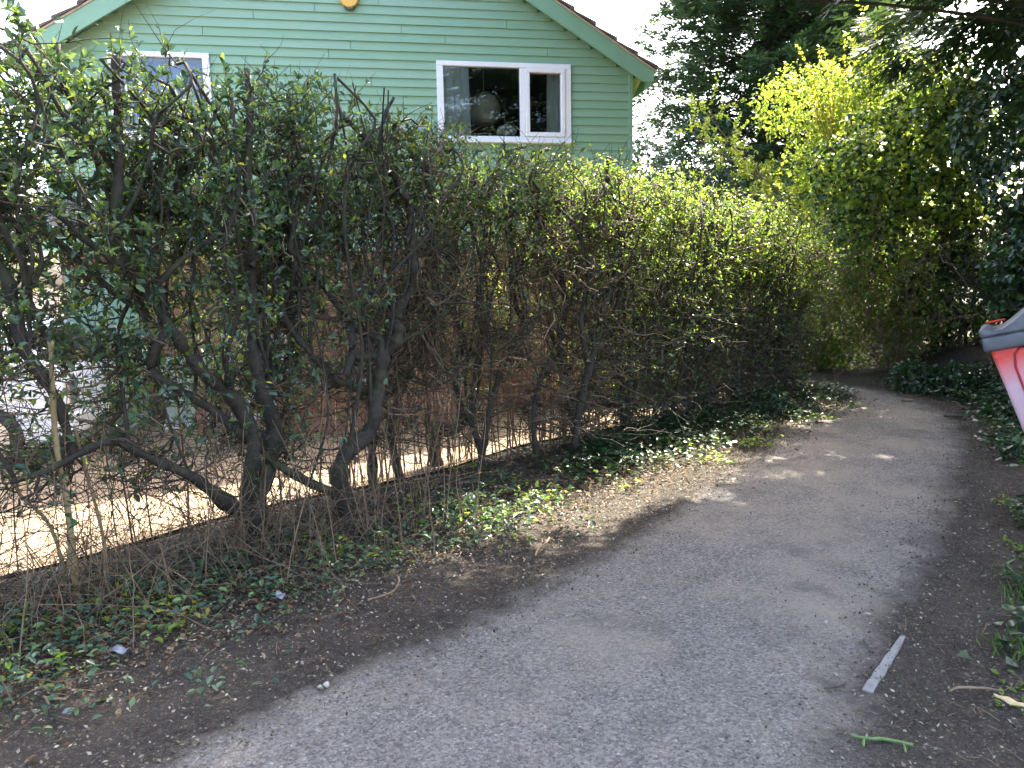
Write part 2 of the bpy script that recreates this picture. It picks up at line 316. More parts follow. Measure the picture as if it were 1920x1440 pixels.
# path sheet, a little wider than the tarmac so that the soil can drift in over it
n, mm = 180, 37
L_, R_ = resample(PL, n), resample(PR, n); wv = np.linspace(-.16, 1.16, mm)
G = L_[:, None] * (1 - wv[None, :, None]) + R_[:, None] * wv[None, :, None]
d_in = np.minimum(wv, 1 - wv); wid = np.linalg.norm(R_ - L_, axis=1)
dm_ = d_in[None] * wid[:, None]; edge = np.where(dm_ < -.05, 1.15 + (-dm_ - .05) / .13, np.clip(1 - (dm_ - .0) / .42, -.6, 1.2) * .98 + .05)
pz = .004 + .015 * (1 - np.abs(wv * 2 - 1) ** 2)[None] * np.ones((n, 1)) + .006 * np.sin(G[..., 0] * 3.1) * np.sin(G[..., 1] * 2.3)
pz = np.maximum(pz, height(G[..., 0], G[..., 1]) + .006)
for q_, dz_ in ((0, .05), (1, .02), (mm - 2, .02), (mm - 1, .05)): pz[:, q_] = height(G[:, q_, 0], G[:, q_, 1]) - dz_
i = np.arange(mm - 1)[None] + np.arange(n - 1)[:, None] * mm
me = np_mesh('path', np.concatenate([G, pz[..., None]], -1).reshape(-1, 3), np.stack([i, i + 1, i + 1 + mm, i + mm], -1).reshape(-1, 4))
a_ = me.attributes.new('edge', 'FLOAT', 'POINT'); a_.data.foreach_set('value', edge.astype(np.float32).ravel())
path = link('path', me, M['tarmac'], smooth=True); tag(path, 'worn grey tarmac footpath curving round the end of the hedge', 'path', kind='structure')
# drive sheet between hedge and house
aa = np.linspace(-14, 3.4, 70); bbs = np.linspace(.42, 7.0, 30); A, B = np.meshgrid(aa, bbs)
Pd = hedge_xyz(A, B + .10 * np.sin(A * 2.3) * (B < .5), 0); Pd[..., 2] = height(Pd[..., 0], Pd[..., 1]) + .016
i = np.arange(69)[None] + np.arange(29)[:, None] * 70
drive = link('drive', np_mesh('drive', Pd.reshape(-1, 3), np.stack([i, i + 1, i + 71, i + 70], -1).reshape(-1, 4)), M['drive'], smooth=True)
tag(drive, 'pale concrete drive between the hedge and the green house', 'drive', kind='structure')

# ------------------------------------------------------------------ the green weatherboarded house
YAW = math.radians(10); HD = np.array([math.cos(YAW), math.sin(YAW), 0])
HOUSE0 = np.array([0, 10.6, 0]) - HD * 1.977             # foot of the gable's centre line
house = empty('house', HOUSE0, YAW, 'house with green weatherboarded gable, brick ground floor and brown tiled roof behind the hedge', 'house')
HW, EAVE, SL = 3.66, 4.40, .607                          # half width, wall top at the corner, roof slope
FLOOR1 = 2.0
WR = (1.08, 2.81, 3.40, 4.387); WL = (-2.88, -1.77, 3.40, 4.387)   # window openings x0 x1 z0 z1
ZT = lambda x: EAVE + SL * (HW - abs(x))
# backing wall with the openings left free (strips between them)
mb = MB(); Y0, Y1 = .02, .16
xs = [-HW, WL[0], WL[1], WR[0], WR[1], HW]
for a0, a1 in zip(xs[:-1], xs[1:]):
    cut = [0.0] if a0 < 0 < a1 else []
    for c0, c1 in zip([a0] + cut, cut + [a1]):
        hole = next((q for q in (WL, WR) if abs(q[0] - a0) < 1e-6), None)
        spans = [(FLOOR1, hole[2]), (hole[3], None)] if hole else [(FLOOR1, None)]
        for z0, z1 in spans:
            top = (z1, z1) if z1 else (ZT(c0) - .03, ZT(c1) - .03)
            mb.prism([(c0, z0), (c1, z0), (c1, top[1]), (c0, top[0])], 'y', Y0, Y1)
wall = mb.build('wall', M['paint_plain'], house)
# weatherboards, each its own wedge
RH = .1093
def board_mesh(x0, x1, z0, z1, sl=(0, 0)):
    # sl: how far each end slopes in at the top (under the barge boards)
    yb, yt = -.026, -.004
    v = [(x0, yb, z0), (x1, yb, z0), (x1 - sl[1], yt, z1), (x0 + sl[0], yt, z1), (x0, .018, z0), (x1, .018, z0), (x1 - sl[1], .018, z1), (x0 + sl[0], .018, z1)]
    return MB().poly(v, [(0, 1, 2, 3), (4, 7, 6, 5), (0, 4, 5, 1), (1, 5, 6, 2), (2, 6, 7, 3), (3, 7, 4, 0)])
rows = []
z = WR[3]
while z + RH < EAVE + SL * HW: z += RH
while z > FLOOR1: rows.append(z - RH); z -= RH
for k, z0 in enumerate(rows):
    z1 = z0 + RH + .006; zc = z0 + RH / 2
    half = min(HW, HW - (z1 - EAVE) / SL - .02) if z1 > EAVE else HW
    half = min(half, HW)
    if half < .15: continue
    segs = [(-half, half)]
    for wv_ in (WL, WR):
        if z1 > wv_[2] + .004 and z0 < wv_[3] - .004:
            new = []
            for s0, s1 in segs:
                if s0 < wv_[0] < s1: new += [(s0, wv_[0] - .03), (wv_[1] + .03, s1)]
                else: new.append((s0, s1))
            segs = new
            if z0 < wv_[2] - .02:                          # the board notched round the sill
                board_mesh(wv_[0] - .03, wv_[1] + .03, z0, wv_[2] - .035).build('board', M['paint'], wall)
    for s0, s1 in segs:
        cuts = [s0]; x = s0 + random.uniform(.9, 3.6)
        while x < s1 - .5: cuts.append(x); x += random.uniform(1.8, 4.2)
        cuts.append(s1)
        for c0, c1 in zip(cuts[:-1], cuts[1:]):
            dz = random.uniform(-.002, .002)
            slp = (RH / SL * .0, 0)
            board_mesh(c0 + (.003 if c0 > s0 else 0), c1 - (.003 if c1 < s1 else 0), z0 + dz, z1).build('board', M['paint'], wall)
MB().box(HW - .005, HW + .045, -.045, .06, FLOOR1 - .02, EAVE + .02).build('corner_post', M['paint_plain'], house)
MB().box(-HW - .045, -HW + .005, -.045, .06, FLOOR1 - .02, EAVE + .02).build('corner_post', M['paint_plain'], house)
# side and back walls of the house
mb = MB(); mb.box(HW - .12, HW, .16, 8.0, FLOOR1, EAVE); mb.box(-HW, -HW + .12, .16, 8.0, FLOOR1, EAVE); mb.box(-HW + .12, HW - .12, 7.9, 8.0, FLOOR1, EAVE)
mb.build('side_wall', M['paint_plain'], house)
# roof: deck, barge boards, verge tiles with mortar, soffits, gutter
OV, YO = .30, -.24
for sgn in (-1, 1):
    x1 = sgn * (HW + OV); zz = lambda x: EAVE + SL * (HW - abs(x))
    mb = MB(); mb.prism([(0, zz(0) + .06), (x1, zz(x1) + .06), (x1, zz(x1) + .10), (0, zz(0) + .10)], 'y', YO + .03, 8.3)
    roof = mb.build('roof', M['tile'], house)
    MB().prism([(0, zz(0) - .17), (sgn * (HW + .12), zz(HW + .12) - .17), (x1 - sgn * .03, zz(HW + .12) - .17), (x1 - sgn * .03, zz(x1 - sgn * .03) + .055), (0, zz(0) + .055)], 'y', YO, YO + .03).build('barge_board', M['paint_plain'], house)
    MB().prism([(0, zz(0) + .057), (x1, zz(x1) + .057), (x1, zz(x1) + .082), (0, zz(0) + .082)], 'y', YO - .012, YO + .026).build('verge_mortar', M['mortar'], house)
    # underside of the gable overhang
    MB().prism([(0, zz(0) + .02), (sgn * (HW + .1), zz(HW + .1) + .02), (sgn * (HW + .1), zz(HW + .1) + .04), (0, zz(0) + .04)], 'y', YO + .032, Y0 - .01).build('soffit', M['paint_plain'], house)
    # boxed eaves running back along the side
    MB().prism([(sgn * (HW + .05), EAVE - .16), (sgn * (HW + OV - .06), EAVE - .02), (sgn * (HW + OV - .06), EAVE - .05), (sgn * (HW + .05), EAVE - .42)], 'y', .0, 8.0).build('eaves_soffit', M['soffit'], house)
    MB().box(min(sgn * (HW + OV - .058), sgn * (HW + OV - .03)), max(sgn * (HW + OV - .058), sgn * (HW + OV - .03)), YO + .035, 8.0, zz(HW + OV) - .10, zz(HW + OV) + .05).build('fascia', M['paint_plain'], house)
    # half-round gutter
    pts = [(sgn * (HW + OV + .045) + .055 * math.cos(q), zz(HW + OV) + .02 + .055 * math.sin(q)) for q in np.linspace(math.pi, 2 * math.pi, 9)]
    pts += [(sgn * (HW + OV + .045) + .047 * math.cos(q), zz(HW + OV) + .02 + .047 * math.sin(q)) for q in np.linspace(2 * math.pi, math.pi, 9)]
    MB().prism(pts, 'y', YO + .0, 8.2).build('gutter', M['gutter'], house)
    # verge tiles stepping up the slope, two columns deep
    tl = .335; nrow = int(math.hypot(HW + OV, SL * (HW + OV)) / tl) + 1; cs_, sn_ = math.cos(math.atan(SL)), math.sin(math.atan(SL))
    tile_me = None
    for r in range(nrow):
        for col_ in range(2):
            sl0 = r * tl                                  # distance up the slope from the eave
            xa = HW + OV + .03 - sl0 * cs_; za = zz(HW + OV + .03) + .10 + sl0 * sn_
            xb = max(xa - (tl + .07) * cs_, 0); ln = (xa - xb) / cs_
            if ln < .1: continue
            j = random.uniform(-.006, .006)
            # outline along the slope: lower lip thicker and lifted
            lip, thk = .052, .022
            o0 = (sgn * xa, za + .006 + j); o1 = (sgn * xb, za + ln * sn_ - .022 + j); o2 = (sgn * xb, za + ln * sn_ + thk - .022 + j); o3 = (sgn * xa, za + lip + j)
            y0 = YO - .022 + col_ * .34 + random.uniform(-.004, .004)
            MB().prism([o0, o1, o2, o3], 'y', y0, y0 + .33).build('tile', M['tile'], roof, bevel=.006)
# ground-floor wall of bricks
MB().box(-HW + .02, HW - .02, .05, .2, -.35, FLOOR1).build('brick_backing', M['mortar_grey'], house)
brick_wall = MB().box(-HW, HW, .035, .048, FLOOR1 - .012, FLOOR1 - .002).build('ground_floor_wall', M['mortar_grey'], house)
bme = bpy.data.meshes.new('brick'); q = MB().box(0, .215, 0, .06, 0, .065); bme.from_pydata(q.v, [], q.f); bme.materials.append(M['brick'])
V, Q = [], []; nb_ = 0
for r in range(29):
    zb = -.22 + r * .075; x = -HW + (-.1125 if r % 2 else 0)
    while x < HW - .05:
        x0, x1 = max(x, -HW), min(x + .215, HW)
        vis = (-3.4 < x < -.2) and zb > -.1 and x1 - x0 > .2
        door = -1.80 < x0 + .2 and x0 < -.98 and zb < 1.85
        if not door:
            if vis and nb_ < 290 and not (zb < .75 and -2.6 < x < -1.8):
                o = bpy.data.objects.new('brick', bme); COL.objects.link(o); o.parent = brick_wall; o.location = (x0, -.012 + random.uniform(-.002, .002), zb); nb_ += 1
            else:
                V.append(np.array(MB().box(x0, x1, -.012, .05, zb, zb + .065).v)); 
        x += .225
qf = np.array(MB().box(0, 1, 0, 1, 0, 1).f)
o = link('bricks', np_mesh('bricks', np.concatenate(V), np.concatenate([qf + 8 * k for k in range(len(V))])), M['brick'], brick_wall); o['kind'] = 'stuff'
# white side door in the brick wall
dr = MB().box(-1.78, -.98, -.035, .04, -.2, 1.86).build('door', M['upvc'], house, bevel=.004)
MB().box(-1.70, -1.06, -.05, -.036, .95, 1.78).build('door_pane', M['glass'], dr)
MB().box(-1.66, -1.63, -.08, -.037, .75, .88).build('handle', M['chrome'], dr)
MB().box(-1.9, -.86, -.045, -.0, 1.862, 1.94).build('door_head', M['upvc'], house)
# lean-to porch roof on the ground floor
lt = MB().prism([(-.02, 2.62), (-1.0, 2.18), (-1.0, 2.13), (-.02, 2.55)], 'x', -HW - .1, -1.9).build('porch_roof', M['tile'], house)
tm = MB().prism([(-.0, .0), (-.26, -.118), (-.26, -.088), (-.0, .018)], 'x', 0, .235); me_t = bpy.data.meshes.new('porch_tile'); me_t.from_pydata(tm.v, [], tm.f); me_t.materials.append(M['tile'])
for r in range(4):
    for cidx in range(7):
        o = bpy.data.objects.new('tile', me_t); COL.objects.link(o); o.parent = lt; o.location = (-HW - .1 + cidx * .2395 + (.12 if r % 2 else 0) - .02, -.03 - r * .245, 2.66 - r * .11 + random.uniform(-.003, .003))
MB().box(-HW - .08, -1.92, -1.02, -.99, 1.98, 2.125).build('porch_fascia', M['paint_plain'], house)
MB().box(-1.99, -1.89, -1.0, -.9, -.2, 1.975).build('porch_post', M['brick'], house)
# garage door of upright boards
gd = MB().box(-3.62, -2.75, -.03, .02, -.2, 1.80).build('garage_door', M['paint_plain'], house)
for k in range(6): MB().box(-3.60 + k * .142, -3.60 + k * .142 + .136, -.052, -.031, -.18, 1.78).build('plank', M['paint'], gd)

# windows
def window(x0, x1, z0, z1, split):
    wroot = MB()
    fd0, fd1 = -.055, .05; fw = .055
    # outer architrave and frame
    wroot.box(x0 - .03, x1 + .03, fd0, fd1, z1 - fw, z1 + .006); wroot.box(x0 - .03, x0 + fw, fd0, fd1, z0 + fw, z1 - fw - .0005); wroot.box(x1 - fw, x1 + .03, fd0, fd1, z0 + fw, z1 - fw - .0005); wroot.box(x0 - .03, x1 + .03, fd0, fd1, z0, z0 + fw - .0005)
    if split: wroot.box(split - .035, split + .035, fd0 + .006, fd1, z0 + fw, z1 - fw)
    wo = wroot.build('window', M['upvc'], house, bevel=.006)
    MB().box(x0 - .06, x1 + .06, -.11, .0, z0 - .035, z0 - .002).build('sill', M['upvc'], wo, bevel=.006)
    cells = [(x0 + fw, split - .035), (split + .035, x1 - fw)] if split else [(x0 + fw, x1 - fw)]
    for k, (c0, c1) in enumerate(cells):
        if split and k == 1:                               # opening casement with its own sash
            sb = MB(); sw = .055; zz0, zz1 = z0 + fw + .002, z1 - fw - .002; c0 += .002; c1 -= .002
            sb.box(c0, c1, fd0 - .018, fd1 - .01, zz1 - sw, zz1); sb.box(c0, c1, fd0 - .018, fd1 - .01, zz0, zz0 + sw)
            sb.box(c0, c0 + sw, fd0 - .018, fd1 - .01, zz0 + sw + .0005, zz1 - sw - .0005); sb.box(c1 - sw, c1, fd0 - .018, fd1 - .01, zz0 + sw + .0005, zz1 - sw - .0005)
            sb.build('sash', M['upvc'], wo, bevel=.006); c0 += sw; c1 -= sw; p0, p1 = zz0 + sw, zz1 - sw
        else: p0, p1 = z0 + fw, z1 - fw
        MB().box(c0, c1, -.012, -.004, p0, p1).build('pane', M['glass'], wo)
    return wo
window(*WR, 2.18); window(*WL, None)
# blue room behind the window: walls, ceiling and floor of the house
mb = MB(); rx0, rx1, ry1, rz0, rz1 = .25, 3.5, 3.4, 2.35, 4.52
mb.poly([(rx0, .2, rz0), (rx1, .2, rz0), (rx1, ry1, rz0), (rx0, ry1, rz0), (rx0, .2, rz1), (rx1, .2, rz1), (rx1, ry1, rz1), (rx0, ry1, rz1)], [(0, 1, 2, 3), (4, 7, 6, 5), (1, 5, 6, 2), (2, 6, 7, 3), (3, 7, 4, 0)])
me = bpy.data.meshes.new('room'); me.from_pydata(mb.v, [], mb.f); link('room_lining', me, M['room_blue'], house)
mb = MB(); mb.poly([(-3.5, .2, 2.35), (-1.0, .2, 2.35), (-1.0, 3, 2.35), (-3.5, 3, 2.35), (-3.5, .2, 4.5), (-1.0, .2, 4.5), (-1.0, 3, 4.5), (-3.5, 3, 4.5)], [(0, 1, 2, 3), (4, 7, 6, 5), (1, 5, 6, 2), (2, 6, 7, 3), (3, 7, 4, 0)])
me = bpy.data.meshes.new('room2'); me.from_pydata(mb.v, [], mb.f); link('room_lining', me, M['curtain'], house)
hm = Matrix.Translation(Vector(HOUSE0)) @ Matrix.Rotation(YAW, 4, 'Z')
def in_house(x, y, z): return hm @ Vector((x, y, z))
def curtain(x0, x1, label):
    k = 60; u = np.linspace(0, 1, k); xs_ = x0 + (x1 - x0) * u; ys_ = .105 + .022 * np.sin(u * (x1 - x0) * 62 + x0) + .008 * np.sin(u * 37)
    zz_ = np.linspace(3.41, 4.375, 8); V = []
    for z_ in zz_:
        sp_ = 1 + .06 * (4.42 - z_)
        for x_, y_ in zip(xs_, ys_): V.append(tuple(in_house(x0 + (x_ - x0) * sp_ if x0 < 2 else x1 + (x_ - x1) * sp_, y_, z_)))
    i = np.arange(k - 1)[None] + np.arange(7)[:, None] * k
    o = link('curtain', np_mesh('curtain', np.array(V), np.stack([i, i + 1, i + 1 + k, i + k], -1).reshape(-1, 4)), M['curtain'], smooth=True); tag(o, label, 'curtain', 'curtains in the upstairs window')
curtain(1.095, 1.48, 'pale curtain drawn to the side of the wide fixed pane'); curtain(2.55, 2.79, 'pale curtain hanging behind the opening casement')
bm = bmesh.new(); bmesh.ops.create_uvsphere(bm, u_segments=32, v_segments=24, radius=.235)
for v_ in bm.verts: v_.co *= 1 + .02 * math.sin(v_.co.z * 120)
me = bpy.data.meshes.new('lantern'); bm.to_mesh(me); bm.free(); lan = link('paper_lantern', me, M['paper'], smooth=True, loc=in_house(1.79, .85, 3.98)); tag(lan, 'round paper lantern shade hanging in the blue room upstairs', 'lantern')
fl = MB().box(-.004, .004, -.004, .004, .2, .54).build('flex', M['upvc'], lan)
# bed-side lamp stand, flowers, picture, red cushions
ls = empty('table_lamp', in_house(1.93, 1.3, 2.9), YAW, 'beige table lamp standing under the paper lantern', 'lamp')
MB().prism([(-.14, .42), (.14, .42), (.09, .62), (-.09, .62)], 'y', -.12, .12).build('lamp_shade', M['wood_frame'], ls, bevel=.02); MB().prism([(-.10, 0), (.10, 0), (.12, .15), (.05, .40), (-.05, .40), (-.12, .15)], 'y', -.08, .08).build('lamp_base', M['wood_frame'], ls, bevel=.02)
tb = empty('side_table', in_house(1.95, 1.05, 2.35), YAW, 'dark table under the lamp and flowers in the upstairs room', 'table'); MB().box(-.75, .75, -.75, .45, .50, .545).build('table_top', M['black'], tb)
for sx in (-.7, .66):
    for sy in (-.7, .4): MB().box(sx, sx + .04, sy, sy + .04, 0, .498).build('leg', M['black'], tb)
fv = empty('flower_vase', in_house(2.04, .45, 2.897), YAW, 'vase of white flowers on the table behind the window', 'vase')
MB().prism([(-.035, 0), (.035, 0), (.045, .3), (.03, .62), (-.03, .62), (-.045, .3)], 'y', -.035, .035).build('vase', M['glass'], fv, bevel=.01)
g = Geo(); d_ = rnd_dir(700); d_[:, 2] = np.abs(d_[:, 2]) * 1.0 - .15
pp = np.array(in_house(2.04, .45, 3.60)) + d_ * np.array([.105, .09, .075]) * (.8 + .25 * rng.random((700, 1)))
g.add(leaves(pp, d_ + rng.normal(size=(700, 3)) * .5, rng.normal(size=(700, 3)), .045, .9, OVAL)).build('petals', M['petal'], fv)
pf = empty('picture_frame', in_house(2.78, 3.36, 2.9), YAW, 'pale picture frame with a red print on the blue wall', 'picture'); mb = MB(); mb.box(-.36, .36, 0, .03, .25, .85); mb.build('frame', M['wood_frame'], pf, bevel=.004); MB().box(-.30, .30, -.006, -.001, .31, .79).build('mount', M['upvc'], pf); MB().box(-.19, .19, -.012, -.007, .4, .7).build('print', M['red_cloth'], pf)
for k, (cx, cz, cy) in enumerate([(1.52, 3.08, 1.1), (1.70, 3.02, 1.2)]):
    bm = bmesh.new(); bmesh.ops.create_cube(bm, size=1); bmesh.ops.subdivide_edges(bm, edges=bm.edges, cuts=5, use_grid_fill=True)
    for v_ in bm.verts: r2 = max(abs(v_.co.x), abs(v_.co.z)) * 2; v_.co.y *= .36 * (1 - .75 * r2 ** 3); v_.co.x *= .36; v_.co.z *= .36
    me = bpy.data.meshes.new('cushion'); bm.to_mesh(me); bm.free(); o = link('cushion', me, M['red_cloth'], smooth=True, loc=in_house(cx, cy, cz)); o.rotation_euler = (.2, .3 * k, .2)
    tag(o, ['dark red cushion propped by the curtain edge upstairs', 'dark red cushion leaning beside the table lamp'][k], 'cushion', 'red cushions upstairs')
bl = MB().box(WL[0] + .06, WL[1] - .06, .17, .18, 3.45, 4.34).build('roller_blind', M['blind'], None); bl.location = HOUSE0; bl.rotation_euler = (0, 0, YAW); tag(bl, 'blue roller blind pulled down behind the smaller upstairs window', 'blind')
# burglar alarm box
al = empty('alarm_box', in_house(-.02, -.03, 4.98), YAW, 'yellow burglar alarm box with a dark base on the gable boards', 'alarm')
ol = [(-.075, .03), (-.03, .005), (.03, .005), (.075, .03), (.118, .09), (.125, .26), (.09, .30), (-.09, .30), (-.125, .26), (-.118, .09)]
MB().prism(ol, 'y', -.065, -.001).build('cover', M['amber'], al, bevel=.012, seg=2); MB().prism([(-.072, .029), (.072, .029), (.05, -.012), (0, -.024), (-.05, -.012)], 'y', -.05, -.001).build('base', M['grey_blue'], al, bevel=.006)
fc = bpy.data.curves.new('lettering', 'FONT'); fc.body = 'Yale'; fc.size = .125; fc.align_x = 'CENTER'; fc.extrude = .001; fc.offset = .003; fc.materials.append(M['ink'])
_t = bpy.data.objects.new('lettering_outline', fc); COL.objects.link(_t); bpy.context.view_layer.update(); _me = bpy.data.meshes.new_from_object(_t.evaluated_get(bpy.context.evaluated_depsgraph_get())); bpy.data.objects.remove(_t)
fo = link('lettering', _me, M['ink'], al); fo.location = (0, -.067, .108); fo.rotation_euler = (math.pi / 2, 0, 0)

# pale green storage chest by the brick wall
ch = empty('storage_chest', in_house(-2.17, -.30, -.19), YAW, 'pale green garden storage chest with white base against the brick wall', 'chest')
MB().box(-.30, .30, -.20, .20, .07, .78).build('body', M['pale_green'], ch, bevel=.012); MB().box(-.33, .33, -.23, .22, .782, .86).build('lid', M['pale_green'], ch, bevel=.012); MB().box(-.32, .32, -.22, .21, 0, .068).build('base', M['upvc'], ch, bevel=.006)
for k in range(5): MB().box(-.27 + k * .112, -.27 + k * .112 + .1, -.208, -.2005, .1, .74).build('panel', M['pale_green'], ch)
# low brick planter with a pale coping
pl_ = empty('brick_planter', in_house(.05, -.9, -.19), YAW, 'low brick planter with pale coping in front of the house', 'planter')
bp = MB().box(-1.1, 1.1, -.22, .22, 0, .52).build('wall', M['mortar_grey'], pl_); MB().box(-1.14, 1.14, -.26, .26, .522, .575).build('coping', M['concrete'], pl_, bevel=.006)
for r in range(7):
    x = -1.1 - (.11 if r % 2 else 0)
    while x < 1.05:
        o = bpy.data.objects.new('brick', bme); COL.objects.link(o); o.parent = bp; o.location = (max(x, -1.1), -.232, .003 + r * .0745); x += .225

# ------------------------------------------------------------------ white car at the end of the drive
car = empty('parked_car', (-4.55, 8.35, float(height(-5.5, 8.0)) + .016), math.radians(8), 'white hatchback car parked on the drive behind the hedge', 'car')
prof = [(0, .32), (.02, .62), (.0, .80), (-.10, .98), (-.45, 1.36), (-.75, 1.44), (-1.9, 1.44), (-2.75, .98), (-3.7, .82), (-3.85, .60), (-3.85, .25), (-.05, .22)]
mb = MB(); mb.prism(prof, 'y', -.82, .82); mb.build('body', M['white_car'], car, bevel=.07, seg=3, smooth=True, bevel_angle=.9)
MB().prism([(-.16, .99), (-.46, 1.31), (-.44, 1.325), (-.13, 1.0)], 'y', -.66, .66).build('windscreen', M['car_glass'], car, loc=(.025, 0, .02))
for sy in (-1, 1): MB().prism([(-.45, .98), (-.68, 1.35), (-1.85, 1.35), (-2.55, .98)], 'y', sy * .822, sy * .828).build('side_window', M['car_glass'], car)
for sy in (-1, 1): MB().box(-.02, .03, min(sy * .55, sy * .78), max(sy * .55, sy * .78), .62, .86).build('head_light', M['chrome'], car, bevel=.01)
MB().box(-.05, .06, -.8, .8, .3, .52).build('bumper', M['white_car'], car, bevel=.03, seg=2)
MB().box(.062, .068, -.26, .26, .55, .66).build('number_plate', M['upvc'], car)
for wx in (-.72, -3.1):
    for sy in (-1, 1):
        k = 28; ang = np.arange(k) * 2 * math.pi / k
        y0, y1 = (sy * .70, sy * .845)
        tyre = MB().prism([(wx + .31 * math.cos(q), .31 + .31 * math.sin(q)) for q in ang], 'y', min(y0, y1), max(y0, y1)).build('wheel', M['black'], car, bevel=.02, seg=2, smooth=False)
        MB().prism([(wx + .19 * math.cos(q), .31 + .19 * math.sin(q)) for q in ang], 'y', min(y1, y1 + sy * .004), max(y1, y1 + sy * .004)).build('rim', M['chrome'], tyre)

# ------------------------------------------------------------------ the hedge: every shrub a thing
def spline(P, per=5):
    P = np.asarray(P, float); out = []
    for i in range(len(P) - 1):
        p0, p1, p2, p3 = P[max(i - 1, 0)], P[i], P[i + 1], P[min(i + 2, len(P) - 1)]
        for u in np.linspace(0, 1, per, endpoint=False):
            out.append(.5 * (2 * p1 + (p2 - p0) * u + (2 * p0 - 5 * p1 + 4 * p2 - p3) * u * u + (3 * p1 - p0 - 3 * p2 + p3) * u ** 3))
    out.append(P[-1]); return np.array(out)
def limb_px(pts, w0, w1, b0, b1=None):
    """a limb followed along its course in the photo; b0..b1: its place within the hedge's thickness"""
    b1 = b0 if b1 is None else b1; k = len(pts); P = []
    for i, (x, y) in enumerate(pts): P.append(hedge_pt(x, y, b0 + (b1 - b0) * i / (k - 1) + .035 * math.sin(i * 2.1 + x)))
    P = spline(P); d = np.linalg.norm(P - EYE, axis=1); w_ = np.linspace(w0, w1, len(P)) * d / F / 2
    w_ = w_ * (1 + .13 * np.sin(np.arange(len(P)) * 1.3 + pts[0][0]))
    return P, w_
def limb_free(base, top, r0, r1, wig=.12, per=5):
    k = 6; P = base + (top - base) * np.linspace(0, 1, k)[:, None]; P[1:-1] += rng.normal(size=(k - 2, 3)) * wig * np.array([1, 1, .4])
    P[1, :2] = base[:2] + (P[1, :2] - base[:2]) * .5
    P = spline(P, per); return P, np.linspace(r0, r1, len(P)) * (1 + .1 * np.sin(np.arange(len(P)) * 1.7))
def add_limb(geo, P, R, k=8):
    kn = np.convolve(rng.normal(size=len(R) + 2), [.3, .5, .3], 'valid').clip(-1.2, 1.6); R = R * (1 + .17 * kn); P = P + rng.normal(size=P.shape) * R[:, None] * .07
    P = np.concatenate([P, P[-1:] + (P[-1] - P[-2]) * .02]); R = np.r_[R, 1e-4]; geo.add(tubes(P[None], R[None], k))
def top_z(a): return np.interp(a, [-5, -3.4, -2.5, -1.6, -1.2, -.7, -.1, .5, 1.2, 2.5, 4.3, 5.3], [2.76, 2.73, 2.72, 2.72, 2.63, 2.57, 2.52, 2.56, 2.53, 2.43, 2.26, 2.04])
def leaf_density(a, b, z):
    tz = top_z(a); left = np.interp(z, [.25, .5, .95, 1.5, 2.0], [0, .16, .42, .68, 1.0])
    mid = np.interp(tz - z, [0, .35, .6, .95, 1.5], [1.0, .85, .42, .13, .05])
    right = np.interp(tz - z, [0, .5, .85, 1.2, 1.8], [1.0, .95, .6, .32, .26])
    wl = 1 - sstep(-2.15, -1.25, a); wr = sstep(.4, 1.6, a); return left * wl + mid * (1 - wl) * (1 - wr) + right * wr
def fresh_share(a, b, z): return np.clip(np.interp(a, [-5, -2, -.6, 1, 3], [.26, .22, .42, .85, .92]) + np.where(b > .15, .25, 0), 0, 1) * np.interp(z, [.7, 1.6], [.35, 1.0])

